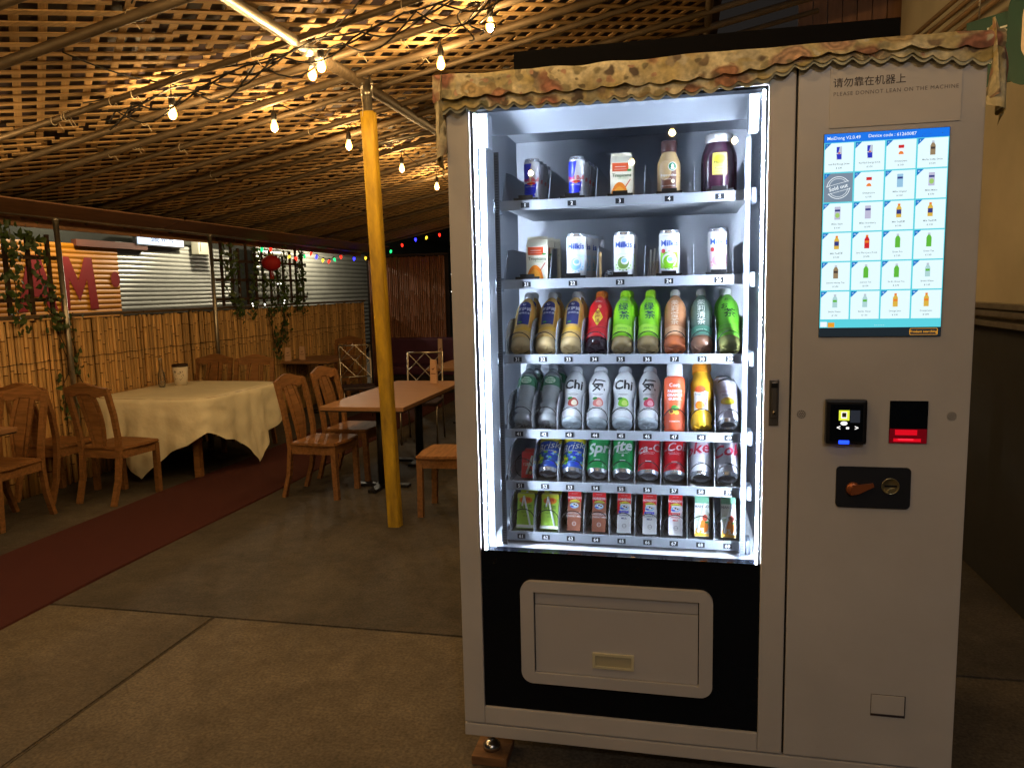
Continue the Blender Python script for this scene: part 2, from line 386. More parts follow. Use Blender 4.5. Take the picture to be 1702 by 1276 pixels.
f = MB(); f.box(-.035, -.020, 1.3, 8.4, .02, 1.225, backb); f.build('backing_board', fence)
capm = mat('weathered_cap', (84, 68, 50), .8, var=.35, vscale=9, stretch=(6, 1, 6))
for y0, y1 in ((1.3, 3.7), (3.704, 6.1), (6.104, 8.4)):
    f = MB(); f.rbox(-.045, .028, y0, y1, 1.237, 1.262, capm, .004); f.build('cap_rail', fence)
tied = mat('fence_wire', (70, 55, 40), .6)
for z in (.30, .93):
    f = MB(); f.tube([(.019+.003*sin(i*1.9), 1.5+i*.1, z+.004*sin(i*2.3)) for i in range(69)], .0025, tied, 5); f.build('binding_wire', fence)
screen = thing('bamboo_screen', 'tall dark bamboo screen closing the far end of the terrace', 'screen', (-3.86, 8.42, 0))
cmd = [culm_mesh(1.86, .0135, bamboo_d, 40+i) for i in range(6)]
x = .03
k = 0
while x < 1.16:
    s = random.uniform(.85, 1.15)
    o = put('culm', cmd[k % 6], screen, (x, random.uniform(-.004, .004), 0), (0, 0, random.uniform(0, 6.3))); o.scale = (s, s, random.uniform(.99, 1.0)); x += .0275*s; k += 1
f = MB(); f.box(-.02, 1.2, .016, .03, .0, 1.85, mat('screen_backing', (28, 18, 16), .9)); f.build('backing_board', screen)
f = MB(); f.box(-.03, 1.21, -.03, .034, 1.865, 1.89, mat('screen_cap', (42, 30, 26), .8)); f.build('cap_rail', screen)
backdrop = thing('dark_backdrop', 'black canvas sheet standing in for darkness at the far corner', 'backdrop', (-2.64, 8.5, 0))  # dark sheet put in place of the unlit depth behind the terrace
f = MB(); vs = []
for j in range(2):
    for i in range(61): vs.append((.06*i, .02*sin(i*.9), j*3.2))
f.add(vs, rect2(0, 1, 0, 1, 60, 1)[1], mat('backdrop_dark', (20, 16, 20), .85), True); f.build('cloth', backdrop)

# steel fence posts
def fpost(y, lean, h, label):
    t = thing('fence_post', label, 'post', (FX+.055, y, 0))
    p = MB(); p.tube([(0, 0, 0), (0, lean, h)], .019, steel, 10); p.build('pipe', t)
    p = MB(); p.tube([(0, lean, h-.02), (0, lean, h+.012)], .024, steel, 10); p.build('cap', t)
    return t
fpost(2.86, -.045, 1.945, 'thin steel post rising through the fence beside the yellow shutter')
fpost(4.70, -.02, 1.945, 'thin steel post between the grey shutter and the leafy trellis')
r = thing('top_rail', 'horizontal steel rail joining the fence posts under the roof edge', 'rail', (FX+.055, 0, 1.965))
p = MB(); p.tube([(0, 1.2, 0), (0, 8.3, -.03)], .016, steel, 8); p.build('pipe', r)
tw = mat('trellis_dark_wood', (62, 42, 28), .8, var=.3, vscale=8)
ivym = mat('ivy_leaf', (58, 78, 30), .5, var=.35, vscale=6, rnd=.2); ivys = mat('ivy_stem', (70, 52, 30), .8)
def trellis(y0, y1, z0, z1, ny, nz, label):
    t = thing('trellis', label, 'trellis', (FX-.01, 0, 0))
    for i in range(ny+1):
        y = y0+(y1-y0)*i/ny+random.uniform(-.015, .015); p = MB(); p.box(-.008, .008, y-.016, y+.016, z0, z1+random.uniform(-.05, .08), tw); p.build('upright', t)
    for i in range(nz):
        z = z0+(z1-z0)*(i+.35)/nz; p = MB(); p.box(.0085, .022, y0-.06, y1+.06, z-.014, z+.014, tw); p.build('crossbar', t)
def ivy(y0, y1, z0, z1, n, label, seed):
    q = random.Random(seed); t = thing('ivy', label, 'ivy', (FX+.02, 0, 0)); L = MB(); S = MB()
    stems = []
    for i in range(max(3, int((y1-y0)*5))):
        y = q.uniform(y0, y1); pts = []; z = z0
        while z < z1: pts.append((q.uniform(-.01, .03), y, z)); z += .09; y += q.uniform(-.06, .06)
        if len(pts) > 1: S.tube(pts, .0035, ivys, 5, cap=False); stems.append(pts)
    for i in range(n):
        st = q.choice(stems); p = Vector(q.choice(st))+Vector((q.uniform(.0, .05), q.gauss(0, .045), q.gauss(0, .045)))
        s = q.uniform(.016, .034); M = Matrix.Rotation(q.uniform(0, 6.28), 3, 'X') @ Matrix.Rotation(q.uniform(-.9, .9), 3, 'Y')
        sh = [(0, 0, -1), (.1, .75, -.35), (.05, .5, .25), (0, 0, 1.15), (.05, -.5, .25), (.1, -.75, -.35)]
        L.add([p+M @ (Vector(v)*s) for v in sh], [(0, 1, 2, 3), (0, 3, 4, 5)], ivym)
    S.build('stem', t); L.build('leaves', t)['kind'] = 'stuff'
trellis(1.9, 2.78, 1.265, 1.86, 5, 2, 'dark wooden trellis in front of the red and yellow shutter')
trellis(4.80, 6.62, 1.265, 1.84, 12, 3, 'dark wooden trellis behind the red paper lantern')
ivy(1.85, 2.80, 1.22, 1.9, 400, 'ivy climbing the trellis in front of the yellow shutter', 1)
ivy(4.8, 6.5, 1.2, 1.85, 560, 'ivy tangled along the trellis behind the red lantern', 2)
ivy(5.75, 6.0, .75, 1.9, 220, 'ivy trailing down the canes below the red lantern', 3)
ivy(2.78, 2.98, .55, 1.3, 60, 'ivy sprig wound round the steel post on the canes', 4)

# hanging paper lantern
ln = thing('paper_lantern', 'round red paper lantern hanging in front of the trellis', 'lantern', (FX+.13, 5.66, 1.705))
lm = mat('lantern_red', (176, 26, 30), .7, var=.2)
p = MB(); p.lathe([(.1*sin(pi*(i+1)/16)*(1+.05*(i % 2)), -.085*cos(pi*(i+1)/16)) for i in range(15)], lm, 20); p.build('shade', ln)
p = MB(); p.lathe([(.03, .078), (.03, .095)], mat('lantern_gold', (190, 140, 50), .4, .6), 12); p.tube([(0, 0, .09), (0, 0, .32)], .002, dwire, 5); p.build('cap', ln)
p = MB()
for i in range(9): p.tube([(.014*cos(i*.7), .014*sin(i*.7), -.08), (.018*cos(i*.7), .018*sin(i*.7), -.17)], .002, lm, 4)
p.build('tassel', ln)

# ------------------------------------------------------------------ beyond the fence: shuttered stalls, glowing sign, dark backs
def shutter(name, x, y0, y1, z0, z1, m, label, rib=.06):
    t = thing(name, label, 'shutter', (x, 0, 0)); p = MB(); vs = []; fs = []; n = int((z1-z0)/rib)*4; 
    for i in range(n+1):
        z = z0+(z1-z0)*i/n; d = (.0, .007, .010, .007)[i % 4]
        vs += [(d, y0, z), (d, y1, z)]
    for i in range(n): fs.append((2*i, 2*i+1, 2*i+3, 2*i+2))
    p.add(vs, fs, m); p.build('corrugated_sheet', t)
    return t
grey_s = mat('shutter_grey', (172, 174, 166), .38, .25, var=.12, vscale=3)
yel_s = mat('shutter_yellow', (206, 132, 26), .45, var=.15, vscale=2)
red_s = mat('shutter_red', (150, 30, 26), .5, var=.15, vscale=2)
sh1 = shutter('roller_shutter', -6.5, 3.4, 6.62, .2, 2.02, yel_s, 'yellow corrugated shutter with big red painted letters')
L = MB()
def wallflat(mb, vf, m, x, y, z, s=1.): mb.add([(x, y+a*s, z+b) for a, b in vf[0]], vf[1], m)
for P_, yy in (([(0, 0), (.13, 0), (.18, .16), (.38, .16), (.43, 0), (.56, 0), (.36, .62), (.20, .62)], 5.02), ([(0, 0), (.14, 0), (.16, .36), (.30, .10), (.44, .36), (.46, 0), (.6, 0), (.54, .62), (.42, .62), (.30, .34), (.18, .62), (.06, .62)], 5.62)):
    L = MB(); wallflat(L, (P_, [tuple(range(len(P_)))]), red_s, .014, yy, 1.24); L.build('painted_letter', sh1)
L = MB(); wallflat(L, disc2(0, 0, .08, .10), red_s, .014, 6.54, 1.60); L.build('painted_dot', sh1)
L = MB(); wallflat(L, disc2(0, 0, .26, .42), red_s, .014, 4.50, 1.45); L.build('painted_swirl', sh1)
p = MB(); p.box(-.02, .05, 5.9, 7.15, 1.99, 2.07, mat('shutter_box_brown', (116, 66, 46), .6)); p.build('shutter_housing', sh1)
sh2 = shutter('roller_shutter', -6.52, 6.63, 9.2, .2, 2.08, grey_s, 'plain pale grey corrugated shutter under the lit sign', .058)
sh3 = shutter('roller_shutter', -6.5, 9.9, 14.6, .2, 2.2, grey_s, 'plain pale grey corrugated shutter seen below the coloured lights', .085)
sg = thing('lit_sign', 'small glowing white shop sign above the grey shutter', 'sign', (-6.44, 7.42, 2.14))
p = MB(); p.box(-.05, 0, -.50, .50, -.09, .09, mat('sign_case', (60, 60, 62), .5)); p.build('case', sg)
p = MB(); p.box(.001, .006, -.48, .48, -.075, .075, mat('sign_glow', (200, 215, 235), .4, emit=(176, 200, 235), es=1.1)); pl = p.build('panel', sg)
p = MB(); wallflat(p, text2d('SIBE WON', .10, .01), mat('sign_ink', (60, 80, 110), .6, emit=(80, 100, 130), es=.5), .008, .02, 0); p.build('lettering', pl)
cab = thing('wall_box', 'small white metal box on the wall beside the lit sign', 'box', (-6.46, 8.25, 2.10))
p = MB(); p.rbox(0, .12, -.14, .14, -.13, .13, mat('box_cream', (186, 184, 164), .5), .01); p.build('body', cab); p = MB(); p.box(.1205, .124, -.10, -.09, -.09, .09, seamd); p.build('hinge', cab)
hd = mat('dark_facade', (58, 60, 52), .9, var=.3, vscale=2)
sb = thing('stall_building', 'dim grey building wall behind the shutters', 'building', (-6.6, 0, 0))
p = MB(); p.box(-.3, -.02, 1.5, 22, 0, 3.6, hd); p.build('wall', sb)
p = MB(); p.box(-.02, .5, 1.5, 22, 2.75, 2.85, hd); p.build('canopy', sb)
# added lamps, out of view under that canopy, brighten the shutters
for i, (yy, e) in enumerate(((5.6, 50.), (8.0, 100.), (11.6, 130.))):
    lp = thing('shutter_fill_lamp', ('added unseen lamp over the yellow shutter', 'added unseen lamp over the grey shutter near the lit sign', 'added unseen lamp over the far grey shutter')[i], 'lamp', (-5.95, yy, 2.62), group='added lamps under the stall canopy')
    p = MB(); p.lathe([(.03, .09), (.05, .08), (.11, 0)], hd, 16, cap=False); p.tube([(0, 0, .08), (0, 0, .13)], .01, hd, 6); p.build('lamp_shade', lp)
    p = MB(); p.lathe([(.001, -.0), (.03, .012), (.035, .04), (.02, .07)], mat('lamp_globe', (255, 235, 200), .4, emit=(255, 225, 180), es=2.), 12); p.build('bulb', lp)
    ld = bpy.data.lights.new('lamp_light', 'POINT'); ld.energy = e; ld.color = (1, .86, .62); ld.shadow_soft_size = .05; lo = bpy.data.objects.new('lamp_light', ld); COL.objects.link(lo); lo.parent = lp; lo.location = (0, 0, -.06)

# ------------------------------------------------------------------ bulb strings
glow = clear_mat('bulb_glass_lit', (255, 236, 200), .06, .05, emit=(255, 176, 84), es=3.2)
fil = mat('filament', (255, 200, 120), .5, emit=(255, 190, 105), es=42.)
sock = mat('socket_rubber', (18, 15, 13), .6)
bp = [(.004, 0), (.014, .005), (.0205, .018), (.0215, .03), (.018, .044), (.0125, .058), (.0115, .066)]
bm_ = MB(); bm_.lathe([(r, z) for r, z in bp], glow, 16); bulb_me = bm_.mesh('bulb')
bm_ = MB(); bm_.lathe([(.003, .014), (.0095, .022), (.011, .034), (.007, .05), (.003, .056)], fil, 10); fil_me = bm_.mesh('filament')
bm_ = MB(); bm_.lathe([(.0125, .064), (.0155, .07), (.0165, .09), (.013, .112), (.005, .12)], sock, 12); sock_me = bm_.mesh('socket')
bulb_l = bpy.data.lights.new('bulb_light', 'POINT'); bulb_l.energy = BULB_W; bulb_l.color = (1.0, .77, .46); bulb_l.shadow_soft_size = .022
def bulb(parent, x, y, z, w=1.):
    b = put('bulb', bulb_me, parent, (x, y, z)); put('filament', fil_me, b); put('socket', sock_me, b)
    l = bulb_l
    if w != 1.: l = bulb_l.copy(); l.energy = BULB_W*w
    lo = bpy.data.objects.new('bulb_light', l); COL.objects.link(lo); lo.parent = b; lo.location = (0, 0, .03)
cablem = mat('string_cable', (20, 16, 14), .6)
def string(label, pts, bulbs, group=None):
    t = thing('string_lights', label, 'string lights', (0, 0, 0), group=group)
    c = MB(); P = []
    for i in range(len(pts)-1):
        a, b_ = Vector(pts[i]), Vector(pts[i+1]); n = 8
        for k in range(n): u = k/n; q = a.lerp(b_, u); q.z -= .06*(a-b_).length*4*u*(1-u)*.6; P.append(q)
    P.append(Vector(pts[-1])); c.tube(P, .0035, cablem, 6); c.build('cable', t)
    for x, y, z in bulbs:
        bulb(t, x, y, z); d = MB(); ct = min(P, key=lambda q: (q-Vector((x, y, z+.2))).length)
        d.tube([(x, y, z+.115), (x+(ct.x-x)*.3, y+(ct.y-y)*.3, z+.15), ct], .003, cablem, 5); d.build('drop_wire', t)
B1 = [(-1.907, 1.473, 2.235), (-1.701, 2.086, 2.276), (-1.595, 2.85, 2.297), (-1.606, 3.859, 2.295), (-1.658, 4.899, 2.284)]
string('string of five glowing bulbs receding under the lattice behind the yellow post', [(-2.0, .9, 2.4)]+[(x, y, z+.17) for x, y, z in B1]+[(-1.7, 5.9, 2.43)], B1)
B2 = [(-1.100, 1.462, 2.39), (-1.178, 1.524, 2.375)]
string('pair of glowing bulbs hanging close together beside the beam joint', [(-2.35, 1.40, 2.33), (-1.8, 1.42, 2.44), (-1.15, 1.49, 2.53), (-.75, 1.2, 2.62)], B2)
B3 = [(-.661, 1.917, 2.485), (-.33, 1.635, 2.551)]
string('two glowing bulbs hanging over the cloth covered machine', [(-.9, 2.25, 2.60), (-.66, 1.93, 2.64), (-.34, 1.63, 2.70), (-.1, 1.3, 2.78)], B3)
B4 = [(-1.05, .28, 2.42), (-.45, -.15, 2.5), (.15, -.55, 2.55), (.62, -1.15, 2.6)]
string('bulbs strung over the open floor in front of the machine', [(-1.5, .7, 2.48)]+[(x, y, z+.17) for x, y, z in B4]+[(.66, -1.7, 2.85)], B4)
B5 = [(-2.5, -.2, 2.15), (-2.35, -1.1, 2.2), (-1.6, -1.7, 2.35), (-.5, -2.3, 2.5)]
string('bulbs strung over the near carpet end of the terrace', [(-2.8, .4, 2.2)]+[(x, y, z+.16) for x, y, z in B5]+[(.3, -2.5, 2.8)], B5)
B6 = [(-3.5, .15, 1.86), (-3.35, .85, 1.9), (-2.95, 1.0, 2.0)]  # extra bulbs added out of view to brighten the fence side
string('added unseen bulbs over the cropped table by the fence', [(-3.7, -.4, 2.0)]+[(x, y, z+.13) for x, y, z in B6]+[(-2.6, 1.0, 2.24)], B6)
B7 = [(-.70, 4.2, 2.35), (-.75, 5.6, 2.33), (-.80, 7.0, 2.30)]  # extra bulbs added behind the machine to lift the far end
string('added bulbs hidden behind the machine, lighting the far end', [(-.6, 3.3, 2.6)]+[(x, y, z+.17) for x, y, z in B7]+[(-.85, 7.9, 2.55)], B7)
B8 = [(-.9, -5.5, 2.45), (.1, -5.0, 2.42), (.46, -4.2, 2.5), (.95, -4.7, 2.5)]
string('bulbs strung from the roof edge to the added lamp', [(-1.5, -2.8, 2.5)]+[(x, y, z+.17) for x, y, z in B8]+[(2.55, -6.3, 3.0)], B8)
# loose cables along one pipe, and pale ties
wr = thing('cable_bundle', 'loose black cables looped along a roof pipe above the beam joint', 'cables', (0, 0, 0))
for k in range(4):
    q = random.Random(k); P = []
    for i in range(40):
        x = -2.25+2.05*i/39; P.append((x, 1.40+.02*sin(i*.5+k)+.015*k, roofz(x, .05)-abs(sin(i*.42+k*.9))*(.02+.03*k)))
    c = MB(); c.tube(P, .0045, cablem, 5); c.build('cable', wr)
for k in range(3):
    c = MB(); c.tube([(-.42+.05*k+.05*cos(t*.6)*(1-t/30), 1.55+.04*sin(t*.6), 2.66-.012*t+.03*sin(t*.5+k)) for t in range(14)], .004, cablem, 5); c.build('cable', wr)
tz = thing('cable_ties', 'pale plastic ties looped round the roof pipes', 'ties', (0, 0, 0)); tm = mat('tie_white', (205, 190, 160), .5)
for k in range(22):
    x = random.uniform(-3., -.2); y = random.choice([.74, 1.385, 1.385, 1.735, 2.03, 2.28, 2.68, 2.98]); z = roofz(x, .025); c = MB()
    c.tube([(x+.004*sin(a), y+.024*cos(a), z+.024*sin(a)) for a in [i*.55 for i in range(12)]]+[(x+.02, y+.03, z-.03-.02*random.random())], .0016, tm, 4); c.build('tie', tz)

# coloured fairy lights at the far end
xm = thing('fairy_lights', 'string of small red green blue and yellow bulbs along the far fence', 'fairy lights', (0, 0, 0))
cols = dict(r=(255, 40, 25), g=(30, 220, 110), b=(40, 40, 255), y=(255, 200, 50))
XB = [(-3.86, 5.59, 1.85, 'g'), (-3.86, 5.77, 1.86, 'r'), (-3.86, 6.17, 1.79, 'y'), (-3.86, 6.33, 1.78, 'r'), (-3.86, 6.54, 1.81, 'g'), (-3.86, 6.71, 1.85, 'r'), (-3.86, 6.85, 1.815, 'b'), (-3.86, 7.02, 1.78, 'y'), (-3.86, 7.19, 1.77, 'r'), (-3.86, 7.35, 1.80, 'g'), (-3.86, 7.55, 1.84, 'r'), (-3.86, 7.97, 1.83, 'b'), (-3.84, 8.32, 1.85, 'y'),
      (-3.45, 8.3, 1.93, 'g'), (-3.28, 8.3, 2.01, 'r'), (-3.08, 8.3, 2.08, 'b'), (-2.92, 8.3, 2.10, 'y'), (-2.73, 8.3, 2.13, 'r')]
c = MB(); P = []
for i in range(len(XB)-1):
    a, b_ = Vector(XB[i][:3]), Vector(XB[i+1][:3]); P += [a+Vector((0, 0, .035)), a.lerp(b_, .5)+Vector((0, 0, .02))]
P.append(Vector(XB[-1][:3])+Vector((0, 0, .035))); c.tube(P, .003, cablem, 5); c.build('cable', xm)
xl = {}
for k, v in cols.items():
    m = mat('fairy_'+k, v, .3, emit=v, es=XMAS*(2.2 if k == 'b' else 1)); q = MB(); q.lathe([(.002, -.03), (.011, -.018), (.016, -.002), (.013, .014), (.008, .018)], m, 10); q.lathe([(.009, .018), (.009, .036)], sock, 8); xl[k] = q.mesh('bulb')
for x, y, z, k in XB: put('bulb', xl[k], xm, (x, y, z), (random.uniform(-.3, .3), random.uniform(-.3, .3), 0))
ws = mat('fairy_white', (255, 250, 235), .3, emit=(255, 250, 235), es=5)
for nm, pts in (('tiny white fairy lights sparkling in the ivy below the lantern', [(-3.84, 5.35, 1.27), (-3.84, 5.9, 1.45), (-3.84, 5.93, 1.29), (-3.84, 5.55, 1.28), (-3.84, 2.2, 1.32)]), ('tiny white fairy lights on the black canvas', [(-2.6, 8.42, 1.62), (-2.57, 8.42, 1.70), (-2.55, 8.42, 1.28), (-2.6, 8.42, 1.34), (-2.58, 8.42, .95)])):
    t = thing('fairy_lights', nm, 'fairy lights', (0, 0, 0))
    for p_ in pts:
        for k in range(2): q = MB(); q.lathe([(.002, -.006), (.008, 0), (.002, .006)], ws, 6); q.build('bulb', t, (p_[0], p_[1]+random.uniform(-.06, .06), p_[2]+random.uniform(-.04, .04)))

# ------------------------------------------------------------------ wooden dining chairs (local front = +y, real size, scaled to the photo)
FS = .82
def make_chair():
    t = put('dining_chair', None)
    s = MB(); P = [(-.215, -.2), (.215, -.2), (.235, .1), (.22, .215), (0, .235), (-.22, .215), (-.235, .1)]
    bm = bmesh.new(); vs = [bm.verts.new((x, y, .44)) for x, y in P]; f = bm.faces.new(vs)
    r = bmesh.ops.extrude_face_region(bm, geom=[f]); [setattr(v.co, 'z', .468) for v in r['geom'] if isinstance(v, bmesh.types.BMVert)]
    bmesh.ops.bevel(bm, geom=bm.edges[:], offset=.009, segments=2, affect='EDGES'); bmesh.ops.recalc_face_normals(bm, faces=bm.faces[:])
    me = bpy.data.meshes.new('seat'); bm.to_mesh(me); bm.free(); me.materials.append(wood); put('seat', me, t)
    s = MB(); s.box(-.19, .19, .185, .205, .375, .4395, wood); s.box(-.19, .19, -.2, -.18, .375, .4395, wood)
    for q in (-1, 1): s.box(q*.2-.01, q*.2+.01, -.18, .185, .375, .4395, wood)
    s.build('apron', t)
    for q in (-1, 1):
        l = MB(); l.tube([(q*.195, .19, .438), (q*.192, .192, .25), (q*.188, .198, 0)], 0, wood, 4, sq=(.021, .021)); l.build('leg', t)
        l = MB(); l.tube([(q*.18, -.285, 0), (q*.186, -.225, .2), (q*.192, -.2, .42), (q*.20, -.205, .55), (q*.207, -.235, .74), (q*.205, -.285, .955)], 0, wood, 4, sq=(.0165, .021)); l.build('back_post', t)
    # crest rail, bowed and with a raised middle
    n = 14; vs = []
    for i in range(n+1):
        u = -1+2*i/n; x = .222*u; bow = -.03*(1-u*u); top = .985+.028*cos(u*pi)*.6+.012*(1-abs(u)); bot = .90+.02*(1-u*u)-.022*math.exp(-((abs(u)-.55)/.2)**2)
        for y, z in ((-.262+bow, bot), (-.285+bow, top), (-.308+bow, top-.004), (-.288+bow, bot)): vs.append((x, y, z))
    fs = [(i*4+k, i*4+(k+1) % 4, i*4+4+(k+1) % 4, i*4+4+k) for i in range(n) for k in range(4)]+[(0, 1, 2, 3), tuple(n*4+k for k in (3, 2, 1, 0))]
    c = MB(); c.add(vs, fs, wood); c.build('crest_rail', t)
    # splat of three flared staves
    def stave(c0, w):
        vs = []; m_ = 12
        for i in range(m_+1):
            u = i/m_; z = .462+.455*u; y = -.195-.012*u-.088*u*u; cc = c0(u); ww = w(u)
            for dx, dy in ((-ww, .007), (ww, .007), (ww, -.007), (-ww, -.007)): vs.append((cc+dx, y-.008+dy, z))
        fs = [(i*4+k, i*4+(k+1) % 4, i*4+4+(k+1) % 4, i*4+4+k) for i in range(m_) for k in range(4)]+[(0, 1, 2, 3), tuple(m_*4+k for k in (3, 2, 1, 0))]
        b = MB(); b.add(vs, fs, wood); b.build('splat', t)
    stave(lambda u: 0, lambda u: .03+.018*sin(u*pi)**2+.012*u)
    for q in (-1, 1): stave(lambda u: q*(.052+.018*sin(u*pi)+.02*u), lambda u: .011+.009*u)
    return t
proto = make_chair(); first = [True]
def chair(x, y, face, label):
    """x,y = middle of the seat, face = compass direction the sitter looks (degrees, 0 = +y, 90 = +x)."""
    o = proto if first[0] else copy_tree(proto); first[0] = False
    o.location = (x, y, .0); o.rotation_euler = (0, 0, rad(-face)); o.scale = (FS,)*3; tag(o, label, 'chair', 'wooden dining chairs on the terrace')
    return o
chair(-3.56, 1.84, 181, 'wooden chair cut by the picture edge, tucked against the cropped table')
chair(-3.74, 2.50, 2, 'wooden chair mostly hidden between two other chairs by the cane fence')
chair(-3.25, 2.52, 6, 'wooden chair drawn up to the cloth covered table, its back to the viewer')
chair(-3.73, 4.18, 178, 'wooden chair behind the white cup, half hidden by the cloth covered table')
chair(-3.25, 4.12, 172, 'wooden chair at the carpet end of the cloth covered table')
chair(-1.86, 2.80, 92, 'wooden chair at the bare table, the one next to the carpet')
chair(-1.86, 3.32, 92, 'wooden chair at the bare table, the one farther along behind its twin')
chair(-.86, 2.52, 268, 'wooden chair half hidden behind the vending machine and the yellow post')
chair(-3.55, 6.75, 182, 'wooden chair behind the far table by the canes')

# metal chairs with crossed-wire backs
mm = mat('chair_chrome', (176, 168, 156), .3, .9); vin = mat('vinyl_seat', (54, 40, 46), .5)
def metal_chair(x, y, face, label):
    t = thing('metal_chair', label, 'chair', (x, y, 0), rad(-face), 'metal chairs with crossed wire backs', FS)
    for q in (-1, 1):
        p = MB(); p.tube([(q*.2, -.26, 0), (q*.2, -.21, .44), (q*.2, -.27, .98)], .011, mm, 8); p.build('back_post', t)
        p = MB(); p.tube([(q*.2, .21, 0), (q*.2, .19, .44)], .011, mm, 8); p.build('leg', t)
    p = MB(); p.tube([(-.2, -.27, .975), (.2, -.27, .975)], .011, mm, 8); p.build('top_rail', t)
    p = MB(); p.tube([(-.2, -.223, .56), (.2, -.223, .56)], .009, mm, 8); p.build('lower_rail', t)
    p = MB()
    for q in (-1, 1):
        for k in range(-1, 3):
            a0, b0 = k*.2-.2, k*.2+.2; pts = []
            for i in range(13):
                u = i/12; xx = (a0+(b0+.0-a0)*u)*q
                if -.2 <= xx <= .2: z = .56+.415*u; pts.append((xx, -.223-.047*u+.005*q, z))
            if len(pts) > 1: p.tube(pts, .0055, mm, 5)
    p.build('wire_lattice', t)
    p = MB(); p.rbox(-.21, .21, -.2, .22, .43, .47, vin, .012); p.build('seat', t)
metal_chair(-2.84, 5.62, 150, 'metal chair with crossed wire back standing by the far table')
metal_chair(-1.78, 4.62, 172, 'metal chair with crossed wire back at the end of the bare table')

# tables
tb = mat('table_black_iron', (16, 15, 16), .5)
def table(name, label, x0, x1, y0, y1, h=.62, legs='post', top=woodt):
    t = thing(name, label, 'table', ((x0+x1)/2, (y0+y1)/2, 0)); a, b_ = (x1-x0)/2, (y1-y0)/2
    p = MB(); p.rbox(-a, a, -b_, b_, h-.028, h, top, .004); tp = p.build('table_top', t)
    p = MB(); p.box(-a+.004, a-.004, -b_+.004, b_-.004, h-.036, h-.0285, tb); p.build('edge_band', tp)
    for yy in ((-b_*.55, b_*.55) if b_ > .5 else (0,)):
        p = MB(); p.tube([(0, yy, .02), (0, yy, h-.036)], .032, tb, 12); p.build('leg', t)
        p = MB(); p.box(-.2, .2, yy-.03, yy+.03, .002, .022, tb); p.box(-.03, .03, yy-.2, yy+.2, .003, .024, tb); p.build('base', t)
    return t
table('dining_table', 'bare wooden table behind the yellow post', -1.83, -1.235, 2.70, 4.15)
table('dining_table', 'bare wooden table by the canes at the far end', -3.86, -3.28, 5.85, 6.62)
table('dining_table', 'bare wooden table whose corner shows at the picture edge', -3.92, -3.345, .85, 1.80)
table('dining_table', 'dark table beside the purple bench at the far end', -1.9, -1.25, 5.15, 6.0)

# cloth covered table
TC, TA, TB = Vector((-3.38, 3.53)), .51, .57
ct = thing('dining_table', 'table hidden under a long cream cloth', 'table', (TC.x, TC.y, 0))
def sup(th, a, b_, n=6.): c_, s_ = abs(cos(th)), abs(sin(th)); return 1/((c_/a)**n+(s_/b_)**n)**(1/n)
p = MB(); N = 48
P = [(sup(2*pi*i/N, TA, TB)*cos(2*pi*i/N), sup(2*pi*i/N, TA, TB)*sin(2*pi*i/N)) for i in range(N)]
p.add([(x, y, z) for z in (.592, .617) for x, y in P], [tuple(range(N))[::-1], tuple(range(N, 2*N))]+[(i, (i+1) % N, (i+1) % N+N, i+N) for i in range(N)], woodt); p.build('table_top', ct)
for sx in (-1, 1):
    for sy in (-1, 1): p = MB(); p.tube([(sx*.34, sy*.45, 0), (sx*.34, sy*.45, .592)], 0, wood, 4, sq=(.024, .024)); p.build('leg', ct)
cl_m = mat('cream_cloth', (238, 230, 204), .7, var=.10, vscale=3, bump=.9, bscale=11)
N, K1, K2 = 180, 8, 16; vs = []; fs = []
for k in range(K1+K2+1):
    for i in range(N):
        th = 2*pi*i/N; R_ = sup(th, TA+.008, TB+.008)
        if k <= K1:
            u = k/K1; vs.append((TC.x+R_*u*cos(th), TC.y+R_*u*sin(th), .6215+.0015*noise.noise((u*6*cos(th), u*6*sin(th), 3))-(.006 if k == K1 else 0)))
        else:
            v = (k-K1)/K2; q = abs(((th+pi/2) % (pi/2))/(pi/2)-.5)*2      # 1 at the four corners of the square cloth, 0 between
            L_ = .31+.28*q**2.0+.035*noise.noise((th*3, 0, 5))
            fold = .050*(abs(sin(th*5.5+1.2*sin(th*3)))-.5)*v**.8+.022*(abs(sin(th*11+.7+v))-.5)*v+.04*v*q**3+.012*noise.noise((th*6, v*4, 2)); z = .6155-L_*v
            if abs(th-5.45) < .20: z += .06*v*(1-abs(th-5.45)/.20)        # gathered hem
            vs.append((TC.x+(R_+.006+fold+.03*v)*cos(th), TC.y+(R_+.006+fold+.03*v)*sin(th), max(z, .02)))
for k in range(K1+K2):
    for i in range(N): fs.append((k*N+i, k*N+(i+1) % N, (k+1)*N+(i+1) % N, (k+1)*N+i))
p = MB(); p.add(vs, fs, cl_m, True); clo = tag(p.build('tablecloth'), 'cream cloth draped over the table with pointed hanging corners', 'tablecloth')
# things on the tables
cup = thing('cup', 'white paper cup with dark lid on the cloth covered table', 'cup', (-3.62, 3.74, .6235), scale=1.35)
p = MB(); p.lathe([(.036, 0), (.042, .05), (.047, .118)], mat('cup_white', (222, 212, 196), .6), 24); p.build('body', cup)
p = MB(); p.lathe([(.049, .118), (.049, .128), (.044, .134), (.0, .135)], mat('cup_lid', (38, 22, 18), .5), 24); p.build('lid', cup)
p = MB(); q = random.Random(5)
for i in range(26):
    a = q.uniform(-.6, 1.0); z = q.uniform(.03, .085); rr = .0365+.0105*z/.118+.0012; w = q.uniform(.05, .12)
    p.add([(rr*sin(a+d*w), -rr*cos(a+d*w), z+e) for e in (0, q.uniform(.004, .02)) for d in (0, 1)], [(0, 1, 3, 2)], mat('cup_print', (120, 112, 110), .7))
p.build('printed_sketch', cup)
gb = thing('glass_bottle', 'slim clear glass bottle next to the white cup', 'bottle', (-3.70, 3.60, .6235), scale=1.2)
